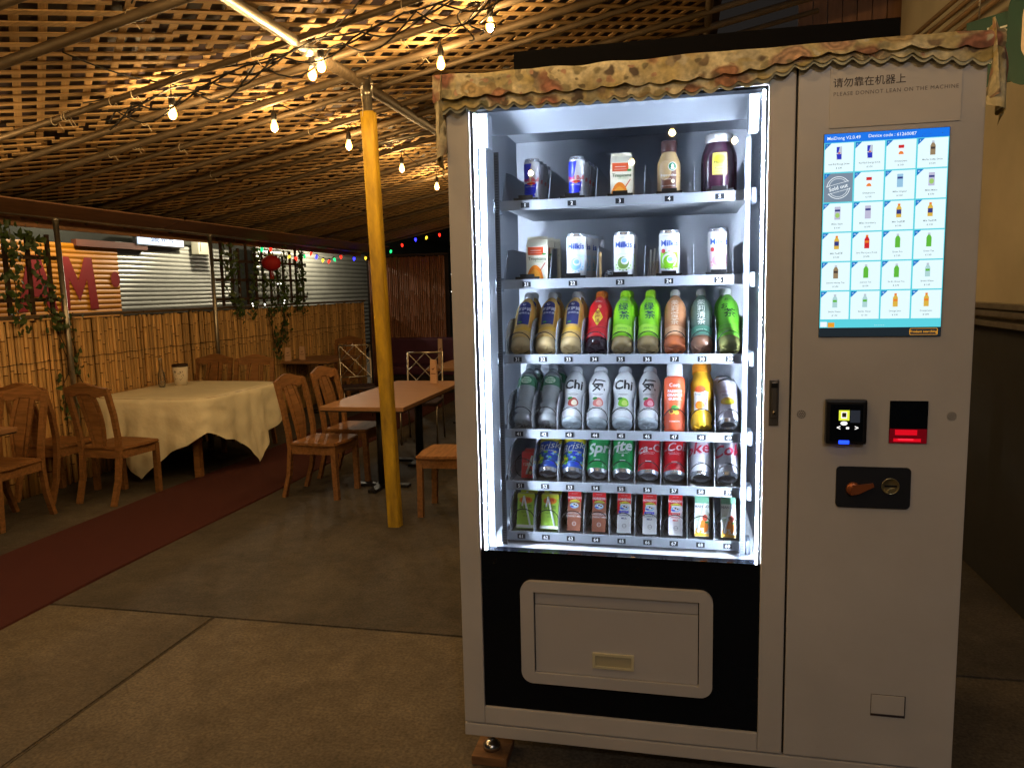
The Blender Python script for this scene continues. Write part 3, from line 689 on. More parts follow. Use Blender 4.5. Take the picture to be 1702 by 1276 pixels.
cg = clear_mat('clear_glass', (235, 232, 225), .16, .03, .1, (200, 190, 170))
p = MB(); p.lathe([(.022, 0), (.026, .02), (.025, .09), (.011, .13), (.010, .185), (.012, .19)], cg, 16); p.build('body', gb); p = MB(); p.lathe([(.013, .188), (.013, .2), (.004, .204)], steel, 12); p.build('cap', gb)
card = mat('card_pink', (206, 168, 140), .7); cardp = mat('card_ink', (90, 40, 36), .7)
def table_card(x, y, z, rz, label, h=.15):
    t = thing('table_card', label, 'card', (x, y, z), rz)
    p = MB(); p.prism([(-.035, 0), (.035, 0), (.030, h), (-.028, h*1.02)], -.012, .004, card); p.build('body', t)
    p = MB(); flat(p, quad2((-.018, .62*h), (.0, .57*h), (.022, .70*h), (.0, .63*h), 3, 2), cardp, 0, -.0135); flat(p, rect2(-.024, .024, .40*h, .43*h), cardp, 0, -.0135); p.build('print', t)
table_card(-3.80, 5.90, .621, rad(30), 'small printed table card at the fence corner of the far table')
table_card(-3.70, 6.05, .621, rad(10), 'small printed table card in the middle of the far table')
table_card(-1.44, 3.98, .621, rad(-20), 'tall printed table card standing on the bare table behind the post', .19)
# purple bench
pv = mat('purple_vinyl', (70, 28, 58), .5, var=.15)
bn = thing('booth_bench', 'purple upholstered booth bench against the dark bamboo screen', 'bench', (-2.95, 8.1, 0))
p = MB(); p.rbox(-.55, 1.2, .12, .26, .02, .72, pv, .03); p.build('backrest', bn); p = MB(); p.rbox(-.55, 1.2, -.32, .115, .25, .36, pv, .03); p.build('seat', bn); p = MB(); p.box(-.53, 1.18, -.28, .115, .0, .249, tb); p.build('base', bn)
table_card(-2.66, 7.95, .362, rad(0), 'tall printed card standing on the purple bench', .36)

# ------------------------------------------------------------------ service window building to the side of the machine
wm = mat('cream_wall', (178, 168, 144), .6, var=.14, vscale=2.2, bump=.1, bscale=7); dk = mat('dark_lower_wall', (34, 35, 39), .7, var=.2)
kb = thing('kitchen_building', 'cream service window wall with a dark base and steel counter', 'building', (1.9, 0, 0))
p = MB(); p.box(.002, .2, .9, 3.6, 0, 1.17, dk); p.build('lower_wall', kb)
p = MB(); p.box(.0, .2, .9, 3.6, 1.1705, 3.4, wm); p.build('upper_wall', kb)
for k, z in enumerate((1.175, 1.215, 1.245)):
    p = MB(); p.box(-.10+.02*k, -.001, .9, 2.6, z, z+.022, steel); p.build('counter_rail', kb)
bw = mat('brown_boarding', (120, 84, 58), .7, var=.25, vscale=5, stretch=(8, 8, .6))
for i in range(7):
    p = MB(); p.box(-.62+i*.09, -.62+i*.09+.084, 3.605+.006*(i % 2), 3.64, .0, 3.6, bw); p.build('board', kb)
p = MB(); p.tube([(.13, 3.56, 0), (.13, 3.56, 3.6)], .022, mat('white_pipe', (200, 196, 186), .5), 10); p.build('drain_pipe', kb)
p = MB(); p.box(.03, .10, 3.55, 3.6, 0, 3.6, mat('dark_gap', (30, 34, 36), .8)); p.build('corner_strip', kb)
p = MB()
for k in range(4): p.tube([(-.12, 1.4+.06*k, 2.48+.05*k), (-.05, 3.4, 2.62+.06*k)], .012, mat('awning_bar', (122, 96, 64), .6), 8)
p.build('awning_bar', kb)
gs = thing('takeout_sign', 'green sign with white characters hanging high on the cream wall', 'sign', (1.69, 1.20, 2.21)); gs.rotation_euler = (0, 0, rad(42)); gs.scale = (.85,)*3
p = MB(); p.tube([(.006, .15, .13), (.006, .15, .42)], .004, steel, 6); p.tube([(.006, -.2, .13), (.006, -.2, .42)], .004, steel, 6); p.build('hanger', gs)
gm = mat('sign_green', (22, 66, 54), .5, var=.1); gc = mat('sign_cream', (214, 190, 160), .5)
p = MB(); p.box(0, .012, -.24, .20, -.16, .13, gm); pn = p.build('panel', gs)
M = Matrix.Rotation(-pi/2, 4, 'Z')
def side_flat(mb, vf, m, x, y, z, s=1.): mb.add([(x, y-a*s, z+b) for a, b in vf[0]], vf[1], m)
p = MB(); side_flat(p, text2d('外卖', .10, .004), mat('sign_text', (205, 205, 190), .5), -.002, .07, .03); side_flat(p, text2d('TAKE OUT', .03), MATS['sign_text'], -.002, .07, -.06); p.build('lettering', pn)
p = MB(); V = rrect(-.16, .1, -.19, .22, .09); p.add([(-.012, -.14-x, z) for x, z in V]+[(-.003, -.14-x, z) for x, z in V], [tuple(range(24)), tuple(range(24, 48))[::-1]]+[(i, (i+1) % 24, (i+1) % 24+24, i+24) for i in range(24)], gm); p.build('badge', gs)
p = MB(); V = rrect(-.10, .06, -.10, .16, .07); p.add([(-.014, -.14-x, z) for x, z in V], [tuple(range(24))], gc); p.build('badge_face', gs)
kl = thing('wall_fill_bulb', 'added unseen bulb lighting the cream service wall', 'lamp', (1.62, .55, 2.3))  # bulb added out of view to brighten the cream wall
bulb(kl, 0, 0, 0, 1.0); p = MB(); p.tube([(0, 0, .115), (0, 0, .9)], .003, cablem, 5); p.build('cable', kl)

# added lamp, unseen behind the viewer, lights the machine front
sl = thing('fill_lamp', 'tall added lamp, unseen behind the viewer, lighting the machine front', 'fill lamp', (2.6, -6.4, 0))
p = MB(); p.tube([(0, 0, 0), (0, 0, 4.2), (-.1, .1, 4.45), (-.4, .4, 4.6)], [.07, .05, .045, .04], steel, 12); p.build('pole', sl)
p = MB(); p.lathe([(.03, .12), (.12, .08), (.17, 0)], tb, 18, (-.5, .5, 4.55), cap=False); p.build('lamp_head', sl)
p = MB(); p.lathe([(.001, .0), (.09, .008), (.12, .03)], mat('fill_lens', (255, 244, 226), .4, emit=(255, 240, 220), es=6.), 18, (-.5, .5, 4.55), cap=False); p.build('lens', sl)
ld = bpy.data.lights.new('fill_light', 'POINT'); ld.energy = 150; ld.color = (1, .93, .93); ld.shadow_soft_size = .12; lo = bpy.data.objects.new('fill_light', ld); COL.objects.link(lo); lo.parent = sl; lo.location = (-.5, .5, 4.42)

# ------------------------------------------------------------------ vending machine (front face on y = 0, feet on wooden blocks)
vm = thing('vending_machine', 'tall pale grey drinks vending machine with lit glass front and touch screen', 'vending machine', (.575, .4, 0))
def VM(mb, name, parent=None):                                 # machine parts are written in world coordinates
    o = mb.build(name, parent or vm)
    if parent is None: o.location = (-.575, -.4, 0)
    return o
X0, X1, XS, XR = -.06, .805, .806, 1.212
GX0, GX1, GZ0, GZ1, DZ0 = 0., .744, .657, 1.845, .197
BOT, TOP, DEP = .105, 1.915, .80
# shell
p = MB(); p.box(X0+.004, X0+.03, .05, DEP, BOT+.04, TOP, paint); VM(p, 'side_panel')
p = MB(); p.box(XR-.03, XR-.002, .05, DEP, BOT+.04, TOP, paint); VM(p, 'side_panel')
p = MB(); p.box(X0+.032, XR-.032, DEP-.03, DEP-.001, BOT+.04, TOP, paint); VM(p, 'back_panel')
p = MB(); p.box(X0+.032, XR-.032, .05, DEP-.032, TOP-.03, TOP-.001, paint); VM(p, 'top_panel')
p = MB(); p.box(X0+.032, XR-.032, .05, DEP-.032, BOT+.04, BOT+.07, paint); VM(p, 'bottom_panel')
p = MB(); p.rbox(X0, XR, .0, .06, BOT, BOT+.036, paint, .003); VM(p, 'plinth')
# glass door frame
ZB, ZT = BOT+.0405, TOP-.002
for nm, a in (('door_stile', (X0, GX0, ZB, ZT)), ('door_stile', (GX1, X1, ZB, ZT)), ('door_rail', (GX0+.0005, GX1-.0005, ZB, DZ0)), ('door_rail', (GX0+.0005, GX1-.0005, GZ1, ZT))):
    p = MB(); p.rbox(a[0], a[1], 0, .05, a[2], a[3], paint, .0035); VM(p, nm)
p = MB(); p.box(GX0+.0005, GX0+.010, .012, .05, DZ0, GZ1, black); p.box(GX1-.007, GX1-.0005, .012, .05, DZ0, GZ1, black); p.box(GX0+.011, GX1-.008, .012, .05, GZ1-.007, GZ1-.0005, black); VM(p, 'door_gasket')
p = MB(); p.box(GX0+.003, GX1-.003, .004, .0085, GZ0+.001, GZ1-.003, clear_mat('door_glass', (250, 252, 254), .085, .01)); VM(p, 'glass_pane')
p = MB(); p.box(GX0+.001, GX1-.001, .006, .04, DZ0+.001, GZ0, glossb); VM(p, 'lower_panel')
# pick-up hatch
def frame_prism(mb, outer, inner_, y0, y1, m):
    n = len(outer); vs = [(x, y, z) for y in (y0, y1) for P_ in (outer, inner_) for x, z in P_]
    fs = []
    for i in range(n):
        j = (i+1) % n; fs += [(i, j, n+j, n+i), (2*n+i, 3*n+i, 3*n+j, 2*n+j), (i, 2*n+i, 2*n+j, j), (n+i, n+j, 3*n+j, 3*n+i)]
    mb.add(vs, fs, m)
p = MB(); o_ = rrect(.112, .627, .285, .579, .032, 6); i_ = rrect(.149, .592, .316, .549, .0015, 6); frame_prism(p, o_, i_, -.008, .006, paint_d); hf = VM(p, 'hatch_frame')
p = MB(); p.rbox(.152, .5895, -.001, .012, .3175, .5105, paint_d, .002); p.rbox(.152, .5895, .002, .012, .5125, .547, paint_d, .002); fl = VM(p, 'hatch_flap')
hm = mat('cream_handle', (206, 198, 164), .4)
p = MB(); frame_prism(p, rrect(.310, .422, .343, .386, .002), rrect(.317, .415, .349, .379, .0015), -.006, -.0008, hm); p.box(.3172, .4148, -.0022, -.0012, .3492, .3788, mat('handle_pocket', (176, 168, 138), .5)); VM(p, 'hatch_handle')
# right-hand control panel
p = MB(); p.rbox(XS+.004, XR, 0, .05, ZB, ZT, paint, .0035); VM(p, 'control_panel')
p = MB(); p.box(X1-.001, XS+.006, .010, .04, ZB, ZT, seamd); VM(p, 'door_seam')
# lock handle
lk = mat('lock_chrome', (140, 136, 132), .3, .85)
p = MB(); p.rbox(.757, .780, -.004, .0, 1.022, 1.138, lk, .002); l0 = VM(p, 'lock_handle')
p = MB(); p.rbox(.7605, .7765, -.012, -.0045, 1.042, 1.132, lk, .0045); p.lathe([(.005, 0), (.005, .003)], steel, 14, M=Matrix.Translation((.7685, -.012, 1.056)) @ Matrix.Rotation(pi/2, 4, 'X')); o = p.build('lever', l0)
p = MB(); p.box(.7672, .7698, -.0162, -.0153, 1.052, 1.060, black); p.box(.761, .776, -.0125, -.0045, 1.118, 1.130, black); p.build('keyhole', l0)
# speakers
for sx in (.834, 1.173):
    p = MB()
    for rr, k in ((0, 1), (.0045, 6), (.009, 12)):
        for i in range(k): flat(p, disc2(sx+rr*cos(2*pi*i/k), 1.051+rr*sin(2*pi*i/k), .0016, .0016, 8), seamd, 0, -.0006)
    VM(p, 'speaker_grille')
# card reader
p = MB(); p.rbox(.888, .982, -.022, 0, .982, 1.091, black, .006); cr = VM(p, 'card_reader')
p = MB(); p.box(.898, .972, -.0232, -.0221, .990, 1.080, glossb); p.build('reader_face', cr)
ey = mat('reader_yellow', (220, 230, 60), .4, emit=(205, 220, 60), es=1.1); ew = mat('reader_white', (240, 240, 240), .4, emit=(240, 240, 240), es=1.2); eb = mat('reader_blue', (30, 60, 255), .4, emit=(30, 70, 255), es=2.2); eg = mat('reader_dim', (50, 58, 70), .4, emit=(50, 58, 74), es=.35)
p = MB(); flat(p, rect2(.917, .941, 1.041, 1.066), ey, 0, -.0236); flat(p, rect2(.9225, .9355, 1.046, 1.062), ew, 0, -.0238); flat(p, rect2(.924, .934, 1.049, 1.060), mat('reader_ink', (70, 74, 40), .5), 0, -.0240)
flat(p, disc2(.929, 1.034, .008, .005), ew, 0, -.0238); flat(p, rect2(.943, .965, 1.036, 1.066), eg, 0, -.0236); p.build('reader_screen', cr)
p = MB(); flat(p, text2d('<', .016, .02), ew, .917, -.0238, 1.0225); flat(p, text2d('>', .016, .02), ew, .958, -.0238, 1.0225); flat(p, rect2(.934, .941, 1.020, 1.025), ew, 0, -.0238); p.build('reader_keys', cr)
p = MB(); p.rbox(.918, .942, -.0255, -.0222, .983, .992, eb, .0012); p.build('indicator_light', cr)
# code scanner with red lamp
sb_ = mat('scanner_recess', (16, 20, 28), .5)
p = MB(); p.box(1.036, 1.121, -.002, .0, .983, 1.087, glossb); sc_ = VM(p, 'code_scanner')
rl = mat('scanner_red', (150, 8, 20), .3, emit=(220, 10, 32), es=.9); rl2 = mat('scanner_red_hot', (255, 40, 60), .3, emit=(255, 50, 72), es=1.5)
p = MB(); p.box(1.037, 1.120, -.0034, -.0022, .984, 1.019, mat('scanner_red_dark', (84, 4, 14), .25, emit=(120, 4, 18), es=.5)); p.box(1.049, 1.098, -.0046, -.0036, 1.004, 1.017, rl); p.box(1.046, 1.107, -.0046, -.0036, .988, .9955, rl); p.box(1.056, 1.090, -.0052, -.0047, .9925, .9945, rl2); p.build('scanner_window', sc_)
# coin panel
p = MB(); V = rrect(.919, 1.089, .820, .923, .010, 4); p.prism(V, -.004, .0, mat('coin_panel_black', (22, 26, 36), .45)); cp = VM(p, 'coin_panel')
cop = mat('copper_lever', (176, 104, 66), .35, .7)
p = MB(); p.lathe([(.0165, 0), (.0165, .006), (.013, .009)], cop, 24, M=Matrix.Translation((.958, -.004, .868)) @ Matrix.Rotation(pi/2, 4, 'X'))
p.prism([(.952, .853), (.970, .857), (1.004, .876), (1.002, .885), (.964, .879), (.955, .880)], -.016, -.010, cop); p.build('return_lever', cp)
br = mat('brass_ring', (168, 158, 120), .3, .8)
p = MB(); p.lathe([(.0205, 0), (.0205, .003), (.0185, .004), (.018, .002)], br, 28, M=Matrix.Translation((1.043, -.0042, .877)) @ Matrix.Rotation(pi/2, 4, 'X')); rg = p.build('coin_slot', cp)
p = MB(); p.box(1.029, 1.057, -.0085, -.0075, .8755, .8795, black); p.prism([(1.036, .861), (1.052, .863), (1.055, .872), (1.040, .871)], -.0095, -.0075, br); p.build('slot_opening', cp)
# coin return
p = MB(); p.box(1.018, 1.099, -.0015, .0, .277, .335, mat('return_dark', (56, 46, 50), .7)); cr2 = VM(p, 'coin_return')
p = MB(); p.rbox(1.0185, 1.096, -.004, -.0016, .2845, .3345, paint, .001); p.build('flap', cr2)
# notice on the panel
p = MB(); p.box(.880, 1.160, -.0022, -.0008, 1.733, 1.868, mat('notice_film', (202, 196, 188), .5, var=.03)); nt_ = VM(p, 'notice_film')
nk = mat('notice_text_dark', (66, 58, 58), .6); nk2 = mat('notice_text_grey', (112, 104, 102), .6)
p = MB(); flat(p, text2d('请勿靠在机器上', .0225, .006, 'LEFT'), nk, .886, -.0026, 1.833); flat(p, text2d('PLEASE DONNOT LEAN ON THE MACHINE', .0125, .0, 'LEFT', 1.18), nk2, .887, -.0026, 1.809, .96); p.build('lettering', nt_)
# feet on blocks
for k, (fx, fy) in enumerate(((.0, .07), (1.15, .07), (.0, .72), (1.15, .72))):
    p = MB(); p.lathe([(.026, .028), (.026, .040), (.014, .052), (.008, .054), (.008, .106)], chrome, 18, (fx, fy, 0)); p.lathe([(.013, .062), (.013, .074)], chrome, 6, (fx, fy, 0)); VM(p, 'foot')
    w = MB(); w.rbox(fx-.05, fx+.055, fy-.05, fy+.06, .001, .0275, mat('block_wood', (128, 92, 58), .8, var=.35, vscale=9, stretch=(1, 6, 6)), .003)
    tag(w.build('wooden_block'), ('wooden block under the visible machine foot', 'wooden block under the machine below its control panel', 'wooden block under the rear of the machine', 'wooden block under the hidden rear corner of the machine')[k], 'block')
# ---- lit cabinet inside
IX0, IX1, IY1, IZ0, IZ1 = -.005, .752, .62, .640, 1.86
p = MB(); p.box(IX0-.012, IX0, .055, IY1, IZ0, IZ1, inner); VM(p, 'liner_side'); p = MB(); p.box(IX1, IX1+.012, .055, IY1, IZ0, IZ1, inner); VM(p, 'liner_side')
p = MB(); p.box(IX0-.012, IX1+.012, IY1+.001, IY1+.012, IZ0, IZ1, inner); VM(p, 'liner_back')
p = MB(); p.box(IX0-.012, IX1+.012, .055, IY1+.012, IZ1+.001, IZ1+.012, inner); VM(p, 'liner_top'); p = MB(); p.box(IX0-.012, IX1+.012, .052, IY1+.012, IZ0-.012, IZ0-.001, shelf_w); VM(p, 'liner_floor')
p = MB(); p.add([(.03, .068, 1.858), (.72, .068, 1.858), (.72, .125, 1.792), (.03, .125, 1.792), (.03, .13, 1.792), (.72, .13, 1.792), (.72, .074, 1.858), (.03, .074, 1.858)], [(0, 1, 2, 3), (3, 2, 5, 4), (4, 5, 6, 7), (0, 3, 4, 7), (1, 6, 5, 2)], mat('ledge_grey', (138, 144, 154), .6)); VM(p, 'top_ledge')
ledm = mat('led_strip', (235, 245, 255), .4, emit=(226, 238, 255), es=LED)
p = MB(); p.box(.011, .0165, .0115, .0165, IZ0+.02, 1.828, ledm); VM(p, 'led_strip')
p = MB(); p.box(.7315, .7365, .0115, .0165, IZ0+.01, 1.835, ledm); VM(p, 'led_strip')
p = MB(); p.box(.06, .70, .0525, .0565, 1.848, 1.852, mat('led_strip_top', (235, 245, 255), .4, emit=(226, 238, 255), es=13)); VM(p, 'led_strip')
p = MB(); p.box(.019, .036, .034, .04, IZ0+.012, 1.744, mat('lamp_channel', (64, 68, 74), .5)); VM(p, 'lamp_channel'); p = MB(); p.rbox(.010, .044, .03, .075, 1.745, 1.832, lip_w, .003); VM(p, 'lamp_holder')
p = MB(); p.rbox(.700, .724, .03, .075, 1.745, 1.832, lip_w, .003); VM(p, 'lamp_holder')
tooth = mat('rack_slot', (60, 66, 76), .6)
for xx in (.046, .698):
    p = MB(); p.box(xx, xx+.013, .080, .084, IZ0+.01, 1.74, mat('rack_grey', (96, 102, 110), .6)); rk = VM(p, 'rack_rail')
    p = MB()
    for i in range(150): p.box(xx+.002, xx+.011, .0785, .0798, IZ0+.015+i*.0072, IZ0+.018+i*.0072, tooth)
    o = p.build('rack_teeth', rk); o['kind'] = 'stuff'
SY = .12
tagm = mat('tag_grey', (44, 46, 50), .9, spec=.05)
ROWS = [(1.602, 5), (1.387, 5), (1.178, 9), (.965, 9), (.814, 9), (.664, 9)]
COLX = {5: [.122+.129*i for i in range(5)], 9: [.092+.0721*i for i in range(9)]}
divp = MB(); divp.add([(x, y, z) for x in (-.0011, .0011) for y, z in ((0, 0), (0, .045), (.012, .075), (.04, .10), (.08, .108), (.44, .108), (.44, 0))], [tuple(range(7)), tuple(range(7, 14))[::-1]]+[(i, (i+1) % 7, (i+1) % 7+7, i+7) for i in range(7)], clear_mat('frosted_divider', (248, 250, 253), .05, .25, .32, (228, 232, 240))); div_me = divp.mesh('divider')
cw = clear_mat('clear_divider', (215, 225, 235), .10, .05, .5, (205, 216, 230))
divq = MB(); divq.add([(x, y, z) for x in (-.0011, .0011) for y, z in ((0, 0), (0, .02), (.05, .095), (.12, .10), (.44, .10), (.44, 0))], [tuple(range(6)), tuple(range(6, 12))[::-1]]+[(i, (i+1) % 6, (i+1) % 6+6, i+6) for i in range(6)], cw); divq_me = divq.mesh('divider')
hx = MB(); hx.tube([(.0305*cos(rad(215)-t), -.012+.05*t/(2*pi)*1.3, .041+.032*sin(rad(215)-t)) for t in [i*2*pi*1.9/56 for i in range(57)]], .0013, dwire, 5)
for s in (-.011, .011): hx.tube([(s, .012, .002), (s*.9, .004, .010)], .0011, dwire, 5)
coil_me = hx.mesh('spiral_coil')
fbx = MB(); fbx.rbox(-.034, .034, -.004, .004, 0, .009, black, .001); fbx.rbox(-.02, .02, -.006, .0, .004, .016, black, .001); pusher_me = fbx.mesh('stop_clip')
for ri, (z, nc) in enumerate(ROWS):
    p = MB(); p.box(.052, .712, SY+.006, IY1-.02, z-.004, z+.001, shelf_w); p.rbox(.046, .716, SY, SY+.0055, z-.013, z+.0135, lip_w, .0015); sh = VM(p, 'shelf')
    for sx in (.034, .7165):
        p = MB(); p.rbox(sx, sx+.0125, SY-.004, SY+.05, z-.02, z+.018, mat('bracket_grey', (104, 112, 126), .5), .002); p.build('shelf_bracket', sh)
    xs_ = COLX[nc]; pt = xs_[1]-xs_[0]
    for i, xx in enumerate(xs_):
        num = str((1 if ri == 0 else 1+20 if ri == 1 else 10*(ri+1)+1)+i)
        p = MB(); p.box(xx-.0115, xx+.0115, SY-.0016, SY-.0002, z-.0075, z+.0065, tagm); tg = VM(p, 'number_tag')
        p = MB(); flat(p, text2d(num, .0135, .012), white, xx, SY-.0024, z-.0008); p.build('number', tg)
        if nc == 9: o = put('spiral_coil', coil_me, vm, (xx-.575, SY+.012-.4, z+.001))
        else: o = put('stop_clip', pusher_me, vm, (xx-.575, SY+.012-.4, z+.0115))
    for i in range(nc+1):
        xx = xs_[0]-pt/2+pt*i; xx = min(max(xx, .054), .710)
        put('divider', div_me if nc == 9 else divq_me, vm, (xx-.575, SY+.007-.4, z+.0015))
# ---- touch screen
scx0, scx1, scz0, scz1 = .870, 1.139, 1.243, 1.7195
SW_, SH_ = scx1-scx0, scz1-scz0
p = MB(); p.box(scx0-.001, scx1+.001, -.003, .0, scz0-.001, scz1+.001, black); ts = VM(p, 'touch_screen')
def em(n, c, e=1.0): return mat('ui_'+n, tuple(v*.2 for v in c), .3, emit=c, es=e)
u_blue = em('blue', (0, 110, 225), 1.1); u_cy = em('cyan', (92, 212, 226), 1.0); u_tile = em('tile', (226, 248, 252), 1.05); u_tri = em('tri', (0, 120, 205)); u_txt = em('txt', (96, 116, 126)); u_w = em('w', (240, 250, 255)); u_gry = em('grey', (128, 146, 166), .9); u_or = em('orange', (236, 160, 40)); u_blk = em('blk', (38, 50, 58), .6)
S = MB(); yb = -.0034; flat(S, rect2(scx0, scx1, scz0, scz1), u_cy, 0, yb); flat(S, rect2(scx0, scx1, scz1-.042*SH_, scz1), u_blue, 0, yb-.0002); flat(S, rect2(scx0, scx1, scz0, scz0+.045*SH_), u_blk, 0, yb-.0002); S.build('screen_background', ts)
S = MB(); y1 = yb-.0005
flat(S, text2d('MeiDong V2.0.49', .0105, .005, 'LEFT'), u_w, scx0+.006, y1, scz1-.0105); flat(S, text2d('Device code : 61260087', .0105, .006), u_w, scx0+.55*SW_, y1, scz1-.0095)
flat(S, rect2(scx0+.002, scx0+.017, scz0+.0235, scz0+.036), u_w, 0, y1); flat(S, rect2(scx0+.019, scx0+.034, scz0+.0225, scz0+.034), u_or, 0, y1); flat(S, text2d('……', .012), u_w, scx0+.5*SW_, y1, scz0+.03)
o1 = rrect(scx0+.75*SW_, scx1-.006, scz0+.003, scz0+.0185, .003, 3); o2 = [(x+(.0009 if x < scx0+.85*SW_ else -.0009), z+(.0009 if z < scz0+.01 else -.0009)) for x, z in o1]; n_ = len(o1)
S.add([(x, y1, z) for x, z in o1+o2], [(i, (i+1) % n_, (i+1) % n_+n_, i+n_) for i in range(n_)], u_or); flat(S, text2d('Product searching', .0082, .012), u_or, scx0+.863*SW_, y1, scz0+.0108)
S.build('screen_lettering', ts)
UIC = dict(rb=(34, 50, 190), sil=(190, 200, 215), oj=(236, 130, 50), cof=(150, 128, 96), mk=(150, 196, 226), mg=(160, 206, 110), tea=(220, 180, 70), nav=(50, 60, 130), red=(206, 40, 44), grn=(96, 186, 60), wat=(176, 214, 216), pink=(190, 190, 216), dk=(70, 60, 56))
ui = {k: em('i_'+k, v) for k, v in UIC.items()}
items = [('1', 'Red Bull Energy Drink', '$ 3.00', 'rb'), ('2', 'Red Bull Energy Drink', '$ 3.00', 'rb'), ('3', 'Orange Juice', '$ 3.00', 'oj'), ('4', 'Mocha Coffee Drink', '$ 5.00', 'cof'), ('5', '', '', 'sold'), ('21', 'Orange Juice', '$ 3.00', 'oj'), ('22', 'Milkis Original', '$ 3.00', 'mk'), ('23', 'Milkis Melon', '$ 3.00', 'mg'),
         ('24', 'Milkis Apple', '$ 3.00', 'mg'), ('25', 'Milkis Strawberry', '$ 3.00', 'pink'), ('31', 'Milk Tea奶茶', '$ 3.00', 'tea'), ('32', 'Milk Tea奶茶', '$ 3.00', 'tea'), ('33', 'Milk Tea奶茶', '$ 3.00', 'tea'), ('34', 'Sour Plum Juice Drink', '$ 4.00', 'red'), ('35', 'Green Tea', '$ 3.00', 'grn'), ('36', 'Green Tea', '$ 3.00', 'grn'),
         ('37', 'Jasmine Honey Tea', '$ 3.00', 'cof'), ('38', 'Jasmine Tea', '$ 3.00', 'grn'), ('39', 'Ito En Green Tea', '$ 3.00', 'grn'), ('41', 'Bottle Water', '$ 1.00', 'wat'), ('42', 'Bottle Water', '$ 1.00', 'wat'), ('43', 'Bottle Water', '$ 1.00', 'wat'), ('48', 'Orange Juice', '$ 3.00', 'ojb'), ('48', 'Orange Juice', '$ 3.00', 'ojb')]
tw_, th_ = SW_/4, .873*SH_/6
for i, (num, nm, pr_, ic) in enumerate(items):
    cx_ = scx0+tw_*(i % 4+.5); zt = scz1-.042*SH_-th_*(i//4); cz_ = zt-th_/2
    S = MB(); flat(S, rect2(cx_-tw_/2+.0018, cx_+tw_/2-.0018, zt-th_+.0016, zt-.0016), u_gry if ic == 'sold' else u_tile, 0, y1)
    S.add([(cx_-tw_/2+.0018, y1-.0002, zt-.0016), (cx_-tw_/2+.0018, y1-.0002, zt-.016), (cx_-tw_/2+.016, y1-.0002, zt-.0016)], [(0, 1, 2)], u_tri); flat(S, text2d(num, .005), u_w, cx_-tw_/2+.0062, y1-.0004, zt-.006)
    yi = y1-.0003
    if nm: flat(S, text2d(nm, .0052, .006), u_txt, cx_, yi, zt-th_+.0195); flat(S, text2d(pr_, .0052, .006), u_txt, cx_, yi, zt-th_+.0105)
    zc = cz_+.010
    if ic == 'sold':
        for R1, R2 in ((.026, .0245), (.0215, .0205)):
            vs = [(cx_+R*cos(2*pi*k/36), yi, cz_+R*sin(2*pi*k/36)) for R in (R1, R2) for k in range(36)]; S.add(vs, [(k, (k+1) % 36, (k+1) % 36+36, k+36) for k in range(36)], u_w)
        v_, f_ = text2d('Sold out', .0125, .02); a_ = rad(14); V2 = rect2(-.027, .027, -.0075, .0075)
        S.add([(cx_+x*cos(a_)-z*sin(a_), yi-.0002, cz_+x*sin(a_)+z*cos(a_)) for x, z in V2[0]], V2[1], u_gry); S.add([(cx_+x*cos(a_)-z*sin(a_), yi-.0004, cz_+x*sin(a_)+z*cos(a_)) for x, z in v_], f_, u_w)
        for q in (-1, 1): S.add([(cx_+x*cos(a_)-(z+q*.009)*sin(a_), yi-.0003, cz_+x*sin(a_)+(z+q*.009)*cos(a_)) for x, z in rect2(-.026, .026, -.0005, .0005)[0]], [(0, 1, 3, 2)], u_w)
    elif ic == 'rb': flat(S, rect2(cx_-.006, cx_+.006, zc-.015, zc+.015), ui['sil'], 0, yi); flat(S, quad2((cx_-.006, zc+.001), (cx_-.002, zc+.001), (cx_+.001, zc+.014), (cx_-.006, zc+.014)), ui['rb'], 0, yi-.0002); flat(S, quad2((cx_-.004, zc-.014), (cx_+.005, zc-.014), (cx_+.005, zc-.002), (cx_-.006, zc-.002)), ui['rb'], 0, yi-.0002); flat(S, disc2(cx_, zc, .003, .0015), ui['red'], 0, yi-.0004)
    elif ic == 'oj': flat(S, rect2(cx_-.006, cx_+.006, zc-.011, zc+.011), u_w, 0, yi); flat(S, rect2(cx_-.006, cx_+.006, zc+.004, zc+.011), ui['red'], 0, yi-.0002); flat(S, disc2(cx_, zc-.01, .0055, .007, 12, 0, 180), ui['oj'], 0, yi-.0002)
    elif ic in ('mk', 'mg', 'pink'): flat(S, rect2(cx_-.0065, cx_+.0065, zc-.015, zc+.015), ui['pink'] if ic != 'mk' else ui['mk'], 0, yi); flat(S, rect2(cx_-.0058, cx_+.0058, zc+.004, zc+.0085), ui['nav'], 0, yi-.0002); flat(S, disc2(cx_, zc-.005, .005, .006), ui[ic], 0, yi-.0002)
    else:
        c_ = ui['tea' if ic == 'ojb' else ic]; flat(S, rect2(cx_-.0055, cx_+.0055, zc-.015, zc+.006), c_, 0, yi); flat(S, quad2((cx_-.0055, zc+.006), (cx_+.0055, zc+.006), (cx_+.0025, zc+.012), (cx_-.0025, zc+.012)), c_, 0, yi); flat(S, rect2(cx_-.0027, cx_+.0027, zc+.012, zc+.0165), ui['oj'] if ic in ('tea', 'ojb', 'red') else ui['sil'], 0, yi)
        k_ = {'tea': 'nav', 'red': 'oj', 'grn': 'grn', 'wat': 'grn', 'cof': 'dk', 'ojb': 'oj'}[ic]; flat(S, rect2(cx_-.005, cx_+.005, zc-.007, zc+.003) if ic == 'tea' else rect2(cx_-.0045, cx_+.0045, zc-.002, zc+.003), ui[k_], 0, yi-.0002)
    S.build('product_tile', ts)

